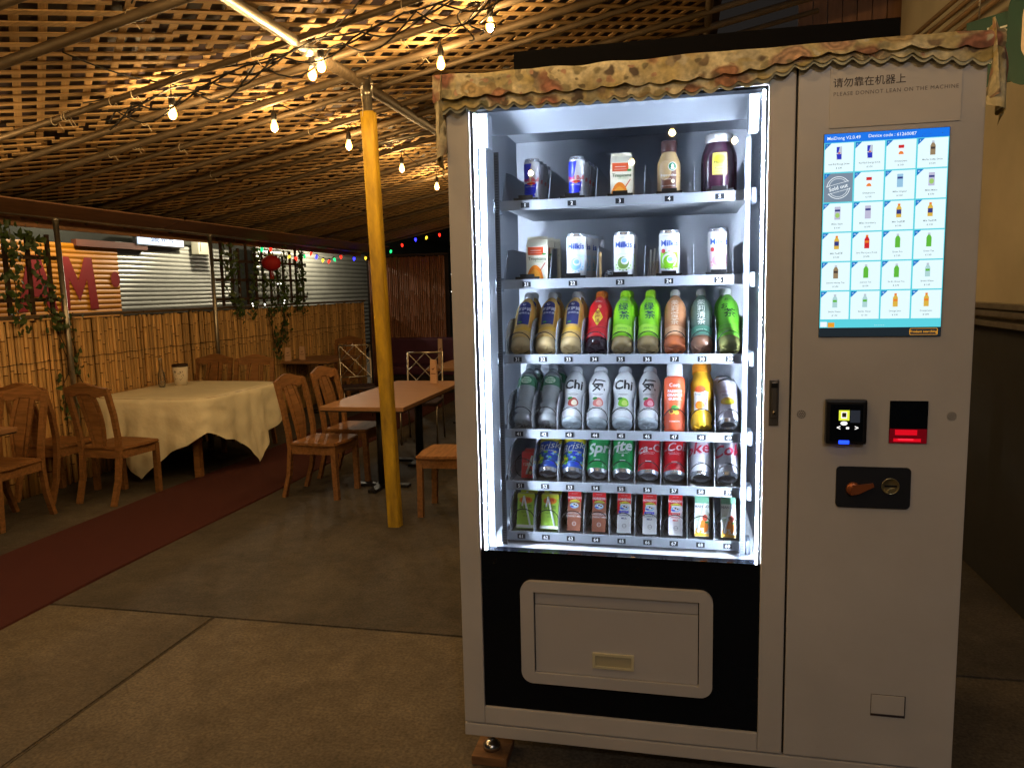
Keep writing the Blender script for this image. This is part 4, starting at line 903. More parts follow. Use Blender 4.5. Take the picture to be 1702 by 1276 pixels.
# ------------------------------------------------------------------ drinks standing in the machine
def pm(n, c, rough=.35, metal=0., coat=.0): return mat('drink_'+n, c, rough, metal, coat=coat)
alu = pm('aluminium', (205, 208, 214), .25, .85); silver = pm('silver_print', (200, 204, 212), .35, .2)
def interp(prof, h):
    for (r0, z0), (r1, z1) in zip(prof, prof[1:]):
        if z0 <= h <= z1 and z1 > z0: return r0+(r1-r0)*(h-z0)/(z1-z0)
    return prof[-1][0] if h > prof[-1][1] else prof[0][0]
def slice2(vf, sx, step=.0042, stepz=.012):
    """cut a flat drawing along a grid so that it can follow a curved body."""
    bm = bmesh.new(); V = [bm.verts.new((x*sx, z, 0)) for x, z in vf[0]]
    for f in vf[1]:
        try: bm.faces.new([V[i] for i in f])
        except ValueError: pass
    for ax, st in ((0, step), (1, stepz)):
        lo = min(v.co[ax] for v in bm.verts); hi = max(v.co[ax] for v in bm.verts); k = math.floor(lo/st)+1
        while k*st < hi:
            co = [0, 0, 0]; no = [0, 0, 0]; co[ax] = k*st+1e-6; no[ax] = 1
            bmesh.ops.bisect_plane(bm, geom=bm.verts[:]+bm.edges[:]+bm.faces[:], dist=1e-7, plane_co=co, plane_no=no); k += 1
    bm.verts.index_update(); out = [(v.co.x, v.co.y) for v in bm.verts], [[v.index for v in f.verts] for f in bm.faces]; bm.free()
    return out
class Wrap:                                                    # prints wrapped onto a turned body (front = -y)
    def __init__(s, prof, eps=.0004): s.p = prof; s.mb = MB(); s.e = eps; s.R = max(r for r, z in prof)
    def __call__(s, vf, m, x=0., z=0., lay=1, sx=1., turn=0.):
        vs = []; vf = slice2(vf, sx)
        for a, b in vf[0]:
            h = z+b; r = interp(s.p, h)+s.e*lay; t = (x+a)/s.R+turn; vs.append((r*sin(t), -r*cos(t), h))
        s.mb.add(vs, vf[1], m, False); return s
class Flat(Wrap):
    def __init__(s, d, eps=.0004): s.d = d; s.mb = MB(); s.e = eps
    def __call__(s, vf, m, x=0., z=0., lay=1, sx=1., turn=0.):
        s.mb.add([(x+a*sx, -s.d-s.e*lay, z+b) for a, b in vf[0]], vf[1], m); return s
def curvy(prof, n=4):                                          # smooth a coarse profile
    out = []
    for i in range(len(prof)-1):
        p0, p1, p2, p3 = prof[max(i-1, 0)], prof[i], prof[i+1], prof[min(i+2, len(prof)-1)]
        for k in range(n):
            t = k/n; out.append(tuple(.5*((2*p1[q])+(-p0[q]+p2[q])*t+(2*p0[q]-5*p1[q]+4*p2[q]-p3[q])*t*t+(-p0[q]+3*p1[q]-3*p2[q]+p3[q])*t**3) for q in (0, 1)))
    return out+[prof[-1]]
def can_parts(r, h, body, deco):
    prof = [(r*.84, .0), (r*.86, .004), (r*.97, .011), (r, .017), (r, h-.014), (r*.97, h-.009), (r*.87, h-.003), (r*.87, h)]
    b = MB(); b.lathe(prof[2:6], body, 28, cap=False)
    e = MB(); e.lathe([(r*.62, .007), (r*.72, .001), (r*.82, 0), (r*.86, .003), (r*.97, .011)], alu, 28, cap=False); e.lathe([(0.0005, .010), (r*.4, .009), (r*.62, .007)], alu, 28, cap=False)
    t = MB(); t.lathe([(r*.97, h-.009), (r*.88, h-.003), (r*.88, h), (r*.84, h), (r*.82, h-.004), (.0005, h-.004)], alu, 28, cap=False)
    w = Wrap(prof); deco(w)
    return [('body', b.mesh('body')), ('base_rim', e.mesh('base_rim')), ('lid', t.mesh('lid')), ('printed_label', w.mb.mesh('printed_label'))], r
def bottle_parts(prof, body, cap, caph, deco, capr=None, base=None, smooth=3, ribs=0):
    P_ = curvy(prof, smooth); b = MB()
    if base:
        zc = base[1]; lo = [p_ for p_ in P_ if p_[1] <= zc]; hi = [p_ for p_ in P_ if p_[1] >= lo[-1][1]]; b.lathe(lo, base[0], 26); b.lathe(hi, body, 26)
    else: b.lathe(P_, body, 26)
    r0 = P_[0][0]
    for k in range(5): a = 2*pi*k/5; b.tube([(r0*.25*cos(a), r0*.25*sin(a), -.001), (r0*.92*cos(a), r0*.92*sin(a), -.0005)], .0022, base[0] if base else body, 5)
    rt_, zt = P_[-1]; c_ = MB(); cr_ = capr or rt_*1.12; c_.lathe([(cr_, zt-.004), (cr_*1.02, zt), (cr_*1.02, zt+caph-.003), (cr_*.92, zt+caph), (.001, zt+caph)], cap, 22)
    w = Wrap(P_); deco(w)
    return [('body', b.mesh('body')), ('cap', c_.mesh('cap')), ('printed_label', w.mb.mesh('printed_label'))], prof[0][0]
def carton_parts(w_, d_, h, body, deco, gable=False, straw=None, topc=None):
    b = MB()
    if gable:
        b.box(-w_/2, w_/2, -d_/2, d_/2, 0, h*.78, body); b.add([(-w_/2, -d_/2, h*.7805), (w_/2, -d_/2, h*.7805), (w_/2, d_/2, h*.7805), (-w_/2, d_/2, h*.7805), (-w_/2+.002, -.003, h*.94), (w_/2-.002, -.003, h*.94), (w_/2-.002, .003, h*.94), (-w_/2+.002, .003, h*.94)], [(0, 1, 5, 4), (2, 3, 7, 6), (1, 2, 6, 5), (3, 0, 4, 7), (4, 5, 6, 7)], body); b.box(-w_/2+.002, w_/2-.002, -.003, .003, h*.9405, h, body)
    else: b.rbox(-w_/2, w_/2, -d_/2, d_/2, 0, h, body, .0015)
    L_ = [('body', b.mesh('body'))]
    fl_ = Flat(d_/2); deco(fl_); L_.append(('printed_label', fl_.mb.mesh('printed_label')))
    if straw:
        s_ = MB(); (ax, az), (bx2, bz) = straw; s_.tube([(ax, -d_/2-.0035, az), (bx2, -d_/2-.0035, bz)], .0028, pm('straw', (232, 238, 236), .3), 7); s_.tube([(bx2, -d_/2-.0035, bz), (bx2-.004, -d_/2-.003, bz-.03)], .0022, pm('straw', (232, 238, 236)), 7); L_.append(('straw', s_.mesh('straw')))
    if topc: t_ = MB(); t_.box(-w_/2+.001, w_/2-.001, -d_/2+.001, d_/2-.001, h+.0003, h+.004, topc); L_.append(('top_fold', t_.mesh('top_fold')))
    return L_, d_/2
GOLD = pm('gold', (222, 168, 50)); RED = pm('red', (196, 26, 34)); BLUE = pm('blue', (30, 48, 200), .3); NAVY = pm('navy', (36, 42, 104)); GREEN = pm('green', (20, 136, 64), .3); LIME = pm('lime', (128, 200, 34), .3); ORANGE = pm('orange', (232, 132, 36)); BLK = pm('black', (28, 30, 34)); LEAF = pm('leaf', (64, 140, 60)); BROWN = pm('brown', (98, 58, 42)); TAN = pm('tan', (176, 148, 108)); PINKM = pm('pink', (226, 140, 156)); SKY = pm('sky', (132, 186, 222)); WHT = pm('white', (214, 216, 218)); YEL = pm('yellow', (226, 208, 40)); INK = pm('ink', (110, 114, 120)); OLIVE = pm('olive', (110, 150, 60))
T = text2d
def d_rb(w):
    w(quad2((-.036, .066), (-.007, .066), (.002, .112), (-.036, .112)), BLUE); w(quad2((-.034, .020), (.010, .020), (.016, .058), (-.034, .058)), BLUE); w(quad2((.040, .02), (.06, .02), (.06, .06), (.046, .06)), BLUE)
    w(rect2(-.035, .035, .0185, .0225, 10), silver, lay=2); w(T('Red Bull', .0150, .02), RED, -.002, .068, 3); w(disc2(.0, .058, .006, .005), GOLD, lay=2); w(disc2(-.005, .058, .007, .003), RED, lay=3); w(disc2(.006, .0585, .006, .003), RED, lay=3); w(rect2(.009, .013, .026, .032), WHT, lay=2); w(T('ENERGY DRINK', .004), WHT, -.004, .05, 2)
def d_trop(f, W_=.060, H_=.13):
    f(rect2(-.025, .018, H_*.60, H_*.77), pm('tropred', (206, 84, 44))); f(rect2(-.02, .013, H_*.64, H_*.645), WHT, lay=2); f(rect2(-.018, .011, H_*.69, H_*.70), WHT, lay=2)
    f(T('Tropicana', .0125, .012), pm('tropgreen', (20, 84, 44)), .0, H_*.52, 2); f(T('PURE PREMIUM', .004), OLIVE, .004, H_*.455, 2)
    f(disc2(-.006, .0, .024, .05, 18, 0, 180), ORANGE); f(disc2(-.006, .0, .018, .038, 18, 0, 180), pm('orange_hi', (240, 164, 60)), lay=2); f(quad2((.008, .036), (.010, .035), (.024, .056), (.022, .057), 1, 1), RED, lay=3); f(rect2(-.024, .014, .004, .012), pm('maroon', (110, 40, 24)), lay=3); f(disc2(.020, H_*.62, .006, .003), LEAF, lay=2)
def d_coffee(w):
    w(rect2(-.021, .021, .028, .088, 10, 6), BROWN); w(disc2(-.010, .075, .018, .026), TAN, lay=2); w(disc2(.010, .084, .0115, .0115, 20), WHT, lay=3); w(disc2(.010, .084, .0100, .0100, 20), pm('sgreen', (10, 104, 68)), lay=4); w(disc2(.010, .085, .0035, .0055), WHT, lay=5); w(disc2(.010, .079, .0055, .002), WHT, lay=5)
    w(T('frappuccino', .0088, .008), WHT, .0, .062, 4); w(T('mocha', .006), WHT, -.002, .052, 4); w(disc2(.011, .046, .005, .005), pm('cream', (216, 200, 170)), lay=3); w(T('CHILLED COFFEE DRINK', .0032), WHT, 0, .034, 4)
def d_jar(w):
    w(rect2(-.019, .019, .056, .112, 8, 4), pm('jarlabel', (196, 184, 92))); w(disc2(0, .096, .015, .011), pm('jaryellow', (214, 190, 50)), lay=2); w(T('Honey', .011, .02), pm('jargreen', (50, 84, 40)), 0, .088, 3); w(rect2(-.013, .013, .066, .068, 4), INK, lay=2); w(rect2(-.011, .011, .060, .062, 4), INK, lay=2); w(rect2(-.013, .013, .073, .076, 4), INK, lay=2)
def d_milkis(c1, c2, fruit):
    def d(w):
        w(T('Milkis', .022, .022), pm('mkblue', (30, 76, 170)), .001, .098, 2); w(T('MILK & SODA', .0045), INK, -.006, .118, 2)
        w(rect2(-.026, .026, .032, .075, 14, 4), c1); w(disc2(.001, .054, .020, .020), WHT, lay=2); w(disc2(.0, .050, .0165, .0165), c2, lay=3); w(disc2(.004, .055, .010, .010), WHT, lay=4); w(disc2(.003, .056, .007, .006), SKY, lay=5)
        for k in range(7): a = rad(195+k*24); w(disc2(.001+.021*cos(a), .05+.021*sin(a), .0024, .0018, 8), c2, lay=3)
        if fruit: w(disc2(-.016, .078, .006, .006), fruit, lay=4); w(T('apple' if c2 is LIME else 'fruity', .008, .01), fruit, .006, .079, 4)
        w(rect2(-.022, .010, .020, .0225, 6), INK, lay=2)
    return d
def d_assam(w):
    w(quad2((-.020, .075), (.018, .075), (.018, .150), (-.020, .150), 10, 8), NAVY); w(disc2(-.001, .150, .019, .014), NAVY); w(disc2(-.003, .150, .005, .005), WHT, lay=2); w(disc2(-.002, .1505, .003, .003), NAVY, lay=3)
    w(T('阿萨姆', .0145, .012), WHT, -.001, .130, 2); w(T('原味奶茶', .0085, .008), WHT, .001, .115, 2); w(disc2(-.008, .082, .006, .003), LEAF, lay=2); w(quad2((.022, .06), (.034, .06), (.030, .16), (.020, .16)), pm('asgold', (196, 140, 56)), lay=1); w(quad2((-.03, .05), (.03, .052), (.03, .068), (-.03, .060), 10, 3), pm('aswave', (226, 176, 50)), lay=1); w(T('TASTE MILK TEA', .0045), pm('asbrown', (150, 90, 30)), 0, .044, 2)
def d_plum(w):
    w(quad2((0, .066), (.016, .098), (0, .130), (-.016, .098), 6, 6), YEL); w(quad2((0, .072), (.0125, .098), (0, .124), (-.0125, .098), 6, 6), pm('plumgold', (206, 170, 60)), lay=2)
    for k, ch in enumerate('酸梅汤'): w(T(ch, .0145, .012), pm('plumink', (110, 20, 16)), 0, .1125-.0155*k, 3)
    w(disc2(.004, .136, .005, .007), pm('plumpeach', (230, 150, 110)), lay=3); w(T('康师傅', .009, .01), WHT, 0, .158, 2); w(quad2((-.03, .052), (.03, .062), (.03, .066), (-.03, .056), 10, 1), pm('reddark', (150, 14, 24)), lay=2)
def d_green(w):
    w(T('康师傅', .0075, .01), WHT, .003, .166, 2)
    for k, ch in enumerate('绿茶'): w(T(ch, .031, .012), pm('inkteal', (20, 60, 70)), -.001+.004*k, .132-.032*k, 2)
    w(quad2((-.03, .046), (.03, .040), (.03, .066), (-.03, .074), 10, 3), pm('lime2', (166, 222, 70)), lay=1); w(T('蜂蜜茉莉味', .0055), GREEN, 0, .054, 3)
def d_vert(s, c, band, size=.0235, top=.145):
    def d(w):
        for k, ch in enumerate(s): w(T(ch, size, .014), c, -.001, top-size*.98*k, 2)
        w(rect2(-.033, .033, .034, .062, 12, 2), band, lay=1); w(T('Jasmine Tea', .006), c, 0, .048, 2)
    return d
def d_oi(w):
    w(T('お〜い', .015, .01), pm('oiink', (16, 50, 22)), .010, .158, 2); w(T('お', .022, .016), MATS['drink_oiink'], -.011, .131, 2); w(T('茶', .033, .016), MATS['drink_oiink'], .004, .104, 2); w(rect2(-.032, .032, .048, .052, 12), OLIVE, lay=1); w(T('GREEN TEA  UNSWEETENED', .0045), MATS['drink_oiink'], 0, .064, 2)
def d_water(w):
    w(rect2(-.09, .09, .118, .150, 30, 3), clear_mat('water_label', (170, 215, 190), .08, .1, .6, (84, 150, 112))); w(disc2(0, .135, .016, .012), pm('wlab', (206, 224, 200)), lay=2); w(T('Poland', .0085, .02), GREEN, 0, .139, 3); w(T('Spring', .0085, .02), GREEN, 0, .131, 3)
def d_chi(txt, fruit, inner_c):
    def d(w):
        w(T(txt, .041 if txt == 'Chi' else .044, .03 if txt == 'Chi' else .018), BLK, 0, .122 if txt == 'Chi' else .119, 2); w(rect2(-.017, .017, .092, .0935, 6), INK, lay=2); w(rect2(-.012, .012, .088, .0892, 6), INK, lay=2)
        w(disc2(.002, .064, .019, .0165), fruit, lay=1); w(disc2(.006, .062, .010, .011), inner_c, lay=2); w(disc2(-.010, .078, .009, .0045), LEAF, lay=3); w(rect2(-.016, .016, .046, .0472, 6), INK, lay=2); w(rect2(-.016, .016, .0415, .0427, 6), INK, lay=2); w(rect2(-.012, .012, .036, .0372, 6), INK, lay=2)
    return d
def d_guava(w):
    w(T('Core', .014, .012), WHT, 0, .125, 2)
    for k, s in enumerate(('PASSION', 'ORANGE', 'GUAVA')): w(T(s, .0105, .03), WHT, .001, .108-.0105*k, 2)
    for x, z, r_, m_ in ((-.008, .052, .008, pm('passion', (216, 176, 60))), (.006, .050, .0065, MATS['drink_passion']), (0, .062, .009, LEAF), (.008, .062, .006, OLIVE)): w(disc2(x, z, r_, r_*.9), m_, lay=2)
    w(disc2(-.008, .052, .005, .0045), pm('passion2', (120, 60, 40)), lay=3); w(T('HYDRATION', .005), WHT, 0, .025, 2)
def d_tropb(w):
    w(rect2(-.023, .023, .044, .100, 10, 4), WHT); w(disc2(-.003, .105, .016, .010), pm('tropred2', (222, 96, 50)), lay=2); w(T('Tropicana', .010, .01), MATS['drink_tropgreen'], 0, .090, 2); w(disc2(-.004, .058, .014, .013), ORANGE, lay=2); w(quad2((.010, .055), (.012, .054), (.018, .078), (.016, .079), 1, 1), RED, lay=3); w(T('ORANGE', .006), ORANGE, 0, .078, 3)
def d_pine(w):
    w(disc2(.0, .066, .02, .012), pm('pine', (214, 172, 70)), lay=2); w(disc2(.004, .063, .012, .007), YEL, lay=3); w(T('SPARKLING', .009, .01), pm('pinepink', (186, 150, 170)), 0, .098, 2); w(T('Pineapple', .008), INK, 0, .086, 2)
def d_brisk(w):
    q = random.Random(4); w(rect2(-.10, .10, .092, .112, 24, 1), YEL); w(disc2(0, .108, .010, .006), LIME, lay=2)
    for k in range(34): w(disc2(q.uniform(-.04, .04), q.uniform(.02, .062), q.uniform(.004, .008), q.uniform(.003, .006), 8), q.choice([LIME, YEL, pm('cyan', (60, 130, 200)), BLUE, SKY]), lay=1+q.random())
    v, f = T('Brisk', .034, .03); w(([(x+.22*z, z+.28*x) for x, z in v], f), pm('briskink', (12, 30, 84)), 0, .076, 3); w(([(x+.22*z, z+.28*x) for x, z in T('Brisk', .034, .0)[0]], T('Brisk', .034, .0)[1]), WHT, 0, .076, 4)
    w(T('LEMON ICED TEA', .006, .01), WHT, .004, .061, 4)
def d_word(word, size, color, turn, bold=.02, z=.076, extra=None):
    def d(w):
        v, f = T(word, size, bold); w(([(x+.15*zz, zz+.16*x) for x, zz in v], f), color, 0, z, 2, turn=turn)
        w(rect2(-.014, .014, .058, .0592, 4), WHT, lay=2); w(T('ORIGINAL TASTE' if color is WHT else 'DIET', .0048), color, .0, .063, 2); w(rect2(-.008, .008, .034, .0365, 3), WHT if color is WHT else INK, lay=2)
        if extra: w(rect2(-.003, .003, .048, .054), extra, lay=2)
    return d
def d_horizon(chips, txt2, blue=None):
    def d(f):
        f(rect2(-.019, .019, .082, .117), RED); f(quad2((-.0195, .05), (-.013, .062), (-.010, .088), (-.0195, .088)), RED, lay=2) if blue else None
        f(T('HORIZON', .0092, .03), WHT, 0, .094, 3); f(T('LOW FAT', .004), WHT, 0, .106, 3); f(disc2(.001, .082, .015, .007, 16, 0, 180), YEL, lay=3); f(T('ORGANIC', .006, .02), GREEN, 0, .0845, 4)
        f(disc2(0, .072, .013, .008), SKY, lay=3); f(disc2(.002, .0735, .0085, .005), WHT, lay=4); f(disc2(.0, .075, .003, .0022), BLK, lay=5); f(disc2(.006, .073, .0026, .002), BLK, lay=5); f(disc2(-.006, .069, .006, .002), BLUE, lay=5)
        if blue: f(rect2(-.015, .013, .056, .0625), blue, lay=4); f(T('Vitamin D', .005), WHT, 0, .059, 5)
        for k, s in enumerate(txt2): f(T(s, .0072, .02), WHT if not blue else (RED if blue is RED else NAVY), 0, .0495-.0085*k, 4)
        f(disc2(.001, .020, .006, .006), WHT if not blue else INK, lay=4); f(disc2(.001, .020, .0048, .0048), chips, lay=5); f(T('USDA', .0038), WHT if not blue else INK, .001, .020, 6)
    return d
def d_lemon(f):
    f(disc2(0, .082, .020, .010), pm('lemonor', (226, 132, 30))); f(T('维他', .013, .02), RED, 0, .082, 3); f(rect2(-.021, .021, .052, .0532), OLIVE, lay=2)
    for k in range(3): f(T(('菊花茶', 'Tea Drink', '250 ml')[k], (.013, .006, .005)[k], .01), pm('lemonink', (70, 120, 40)), 0, (.062, .046, .036)[k], 2)
    f(rect2(-.026, .026, .0015, .010), pm('lemonbase', (226, 232, 226)), lay=2); f(rect2(-.026, .026, .088, .1), pm('lemonyel', (206, 214, 60)), lay=1)
def d_mango(f):
    f(rect2(-.0195, .0195, .092, .112), pm('mgteal', (104, 164, 132))); f(T('MANGO', .0105, .03), INK, 0, .083, 3); f(disc2(.004, .028, .014, .018), ORANGE, lay=2); f(disc2(-.006, .014, .012, .012), GOLD, lay=3); f(disc2(.009, .052, .007, .009), pm('mgred', (206, 80, 60)), lay=3); f(disc2(.014, .040, .006, .003), LEAF, lay=4); f(disc2(-.010, .052, .007, .010), pm('mgpale', (186, 206, 180)), lay=2); f(rect2(-.0195, .0195, .001, .008), GOLD, lay=2); f(T('75', .018, .02), WHT, -.002, .016, 5)
def d_hilo(f):
    f(T('伊利', .009, .02), WHT, .004, .052, 2); f(disc2(.003, .020, .010, .009), pm('choco', (84, 40, 30))); f(disc2(.008, .016, .006, .005), TAN, lay=2); f(T('优酸乳', .010, .02), WHT, 0, .040, 2)
PK = {}
PK['rb'] = can_parts(.0225, .126, silver, d_rb)
PK['trop'] = carton_parts(.060, .060, .130, pm('carton_cream', (232, 228, 206), .45), d_trop, gable=True)
PK['coffee'] = bottle_parts([(.029, 0), (.031, .006), (.031, .085), (.0285, .100), (.019, .122), (.0185, .128)], pm('coffee_milk', (176, 148, 104), .18), pm('coffee_cap', (66, 36, 34), .35), .026, d_coffee, .0205)
PK['jar'] = bottle_parts([(.040, 0), (.046, .008), (.0465, .060), (.046, .105), (.038, .130), (.033, .142), (.033, .146)], pm('plum_syrup', (62, 34, 52), .14), WHT, .019, d_jar, .0355)
for k, a in dict(mk_o=(pm('mkpale', (186, 216, 236)), SKY, None), mk_m=(pm('mkmelon', (196, 224, 170)), OLIVE, None), mk_a=(LIME, LIME, RED), mk_s=(pm('mkpinkp', (236, 206, 216)), PINKM, RED)).items(): PK[k] = can_parts(.0275, .134, WHT, d_milkis(*a))
tea_p = [(.026, 0), (.030, .004), (.0315, .014), (.031, .060), (.029, .072), (.031, .086), (.0305, .135), (.027, .158), (.016, .182), (.0125, .188), (.0125, .193)]
PK['assam'] = bottle_parts(tea_p, pm('milk_tea', (222, 184, 110), .22), pm('cap_pale', (206, 206, 204)), .018, d_assam, base=(pm('milk_tea_base', (206, 180, 128), .2), .032))
PK['plum'] = bottle_parts(tea_p, RED, pm('cap_orange', (206, 110, 34)), .018, d_plum, base=(pm('plum_dark', (40, 18, 26), .15), .036))
PK['green'] = bottle_parts(tea_p, LIME, pm('cap_lime', (150, 206, 30)), .018, d_green, base=(pm('tea_clear', (150, 130, 90), .15), .030))
PK['peach'] = bottle_parts(tea_p, pm('peach_tea', (196, 138, 98), .25), pm('cap_grey', (190, 184, 180)), .018, d_vert('茉莉蜜茶', pm('peachink', (222, 196, 170)), pm('peachband', (206, 156, 116))), base=(pm('peach_base', (176, 96, 56), .15), .034))
PK['jasmine'] = bottle_parts(tea_p, pm('jasmine_green', (92, 112, 100), .25), pm('cap_grey', (190, 184, 180)), .018, d_vert('茉莉清茶', pm('jasink', (206, 214, 204)), pm('jasband', (60, 116, 96))), base=(pm('jas_base', (110, 78, 60), .15), .034))
PK['oi'] = bottle_parts(tea_p, pm('oi_green', (104, 186, 50), .3), pm('cap_white', (222, 224, 220)), .018, d_oi, base=(pm('oi_base', (120, 120, 70), .15), .030))
wat_p = [(.026, 0), (.029, .004), (.031, .016), (.029, .026), (.031, .036), (.029, .046), (.031, .056), (.0285, .070), (.0285, .088), (.031, .100), (.031, .116), (.0305, .152), (.024, .170), (.013, .186), (.012, .194)]
PK['water'] = bottle_parts(wat_p, clear_mat('water_bottle', (252, 254, 255), .22, .10, .44, (232, 240, 244)), pm('cap_clear', (196, 206, 212), .3), .016, d_water)
chi_p = [(.022, 0), (.028, .004), (.031, .018), (.031, .044), (.0265, .068), (.0285, .095), (.0325, .128), (.031, .150), (.024, .170), (.0175, .180), (.017, .184)]
for k, a in dict(chi_l=('Chi', pm('lychee', (176, 72, 62)), pm('lychee2', (232, 222, 196))), chi_p=('気', pm('peachf', (226, 130, 122)), pm('peachf2', (238, 190, 176))), chi_a=('Chi', LIME, pm('apple2', (196, 224, 110))), chi_k=('気', pm('cherry', (206, 70, 96)), pm('cherry2', (236, 170, 180)))).items(): PK[k] = bottle_parts(chi_p, pm('chi_white', (226, 230, 232), .3), pm('cap_soft', (206, 210, 214)), .014, d_chi(*a), base=(pm('chi_base', (188, 200, 206), .12), .016))
PK['guava'] = bottle_parts([(.027, 0), (.029, .004), (.029, .130), (.027, .146), (.0185, .152), (.0185, .156)], pm('guava_drink', (226, 98, 62), .25), pm('cap_sport', (222, 226, 228), .25), .030, d_guava, .021, smooth=2)
PK['tropb'] = bottle_parts([(.027, 0), (.030, .005), (.030, .030), (.027, .050), (.028, .100), (.029, .128), (.0235, .146), (.0215, .160), (.0215, .166)], pm('oj_drink', (214, 164, 40), .18), pm('cap_tang', (226, 144, 30)), .024, d_tropb, .0235)
PK['pine'] = can_parts(.0285, .146, pm('lilac_can', (212, 208, 222), .35, .05), d_pine)
PK['brisk'] = can_parts(.0325, .122, pm('brisk_body', (36, 74, 160), .3, .2), d_brisk)
PK['sprite_a'] = can_parts(.0325, .122, GREEN, d_word('Sprite', .047, WHT, .80, .03)); PK['sprite_b'] = can_parts(.0325, .122, GREEN, d_word('Sprite', .047, WHT, -.85, .03, extra=WHT))
COKE = pm('coke_red', (186, 14, 28), .28)
PK['coke_a'] = can_parts(.0325, .122, COKE, d_word('Coca-Cola', .036, WHT, .05, .012)); PK['coke_b'] = can_parts(.0325, .122, COKE, d_word('Coca-Cola', .036, WHT, -.95, .012))
PK['diet_a'] = can_parts(.0325, .122, silver, d_word('Coke', .050, pm('dietred', (176, 30, 60)), -.85, .02)); PK['diet_b'] = can_parts(.0325, .122, silver, d_word('Coke', .050, pm('dietred', (176, 30, 60)), .35, .02))
PK['pouch'] = carton_parts(.040, .028, .075, pm('pouch_red', (182, 24, 36), .4), d_hilo, straw=((-.004, .012), (.012, .066)), topc=pm('pouch_top', (150, 20, 30)))
PK['lemon'] = carton_parts(.050, .036, .100, pm('lemon_green', (158, 206, 70), .4), d_lemon, straw=((.016, .010), (-.006, .094)), topc=pm('lemon_top', (176, 180, 120)))
HB = pm('horizon_brown', (150, 92, 70), .4); HW = pm('horizon_white', (220, 222, 222), .4); foil = pm('foil_top', (150, 156, 160), .3, .5)
PK['choc'] = carton_parts(.039, .034, .118, HB, d_horizon(HB, ('CHOCOLATE', 'LOWFAT MILK')), topc=foil)
PK['lowfat'] = carton_parts(.039, .034, .118, HW, d_horizon(HW, ('LOWFAT', 'MILK'), BLUE), topc=foil)
PK['whole'] = carton_parts(.039, .034, .118, HW, d_horizon(HW, ('WHOLE', 'MILK'), RED), topc=foil)
PK['mango'] = carton_parts(.040, .034, .112, pm('mango_body', (214, 222, 214), .4), d_mango, straw=((-.012, .012), (.008, .092)), topc=pm('mango_top', (176, 140, 60)))
used = set()
def drink(kind, name, cat, x, y, z, tilt, label, rz=0., group=None):
    parts, r = PK[kind]
    t = put(name, None, None, (x, y+r*cos(tilt), z+.0022+r*sin(tilt)), (-tilt, 0, rz)); tag(t, label, cat, group)
    for nm, me in parts: put(nm, me, t)
    return t
def slot(n):
    ri = 0 if n < 10 else n//10-1; z, nc = ROWS[ri]
    return COLX[nc][n-(1 if ri == 0 else 21 if ri == 1 else n//10*10+1)], z
ORD = ('first', 'second', 'third', 'fourth', 'fifth')
def fill(n, kind, name, cat, look, tilt=0., deep=1, pitch=.06, y=.028, rz=0., dz=0., dx=0., sx=0.):
    x, z = slot(n)
    for k in range(deep):
        lab = f'{look} above tag {words(n)}' if deep == 1 else (f'{look} at the front above tag {words(n)}' if k == 0 else f'{look} {ORD[k]} in line above tag {words(n)}')
        drink(kind, name, cat, x+dx+sx*k, SY+y+pitch*k, z+dz, tilt, lab, rz, f'drinks in slot {n}')
TL = rad(42)
def words(n):
    u = ('', 'one', 'two', 'three', 'four', 'five', 'six', 'seven', 'eight', 'nine')[n % 10]
    return u if n < 10 else ('twenty', 'thirty', 'forty', 'fifty', 'sixty')[n//10-2]+'-'+u
fill(1, 'rb', 'drink_can', 'can', 'blue and silver slim can', deep=4, pitch=.05, dx=.012, sx=.002); fill(2, 'rb', 'drink_can', 'can', 'blue and silver slim can', deep=5, pitch=.05, dx=.008, sx=.004, y=.03)
fill(3, 'trop', 'juice_carton', 'carton', 'cream orange juice carton', deep=2, pitch=.066, rz=rad(6)); fill(4, 'coffee', 'coffee_bottle', 'bottle', 'tan milk coffee bottle with dark cap', y=.03, dx=-.002); fill(5, 'jar', 'syrup_jar', 'jar', 'dark purple jar with white lid', y=.03)
fill(21, 'trop', 'juice_carton', 'carton', 'cream orange juice carton', deep=3, pitch=.066, dx=.022, rz=rad(6), sx=.008); fill(22, 'mk_o', 'drink_can', 'can', 'white and pale blue soda can', deep=4, pitch=.058, dx=.004, sx=.011)
fill(23, 'mk_m', 'drink_can', 'can', 'white and melon green soda can', deep=2, pitch=.058, dx=.006, sx=.006); fill(24, 'mk_a', 'drink_can', 'can', 'white and lime soda can with red apple'); fill(25, 'mk_s', 'drink_can', 'can', 'white and pink soda can')
for n in (31, 32, 33): fill(n, 'assam', 'tea_bottle', 'bottle', 'milk tea bottle with navy label', TL, 2, .085)
fill(34, 'plum', 'tea_bottle', 'bottle', 'red plum drink bottle with yellow diamond', TL, 2, .085)
for n in (35, 36): fill(n, 'green', 'tea_bottle', 'bottle', 'bright lime green tea bottle', TL, 2, .085, sx=.006 if n == 35 else 0)
fill(37, 'peach', 'tea_bottle', 'bottle', 'peach coloured tea bottle', TL, 1); fill(38, 'jasmine', 'tea_bottle', 'bottle', 'grey green tea bottle', TL, 1); fill(39, 'oi', 'tea_bottle', 'bottle', 'green tea bottle with white cap', TL, 2, .085, sx=-.004)
for n in (41, 42): fill(n, 'water', 'water_bottle', 'bottle', 'clear ribbed water bottle with green label', TL, 2, .085, sx=.005)
for n, k, lk_ in ((43, 'chi_l', 'white curvy bottle with lychee picture'), (44, 'chi_p', 'white curvy bottle with pale peach picture'), (45, 'chi_a', 'white curvy bottle with green apple picture'), (46, 'chi_k', 'white curvy bottle with pink fruit picture')): fill(n, k, 'soda_bottle', 'bottle', lk_, TL)
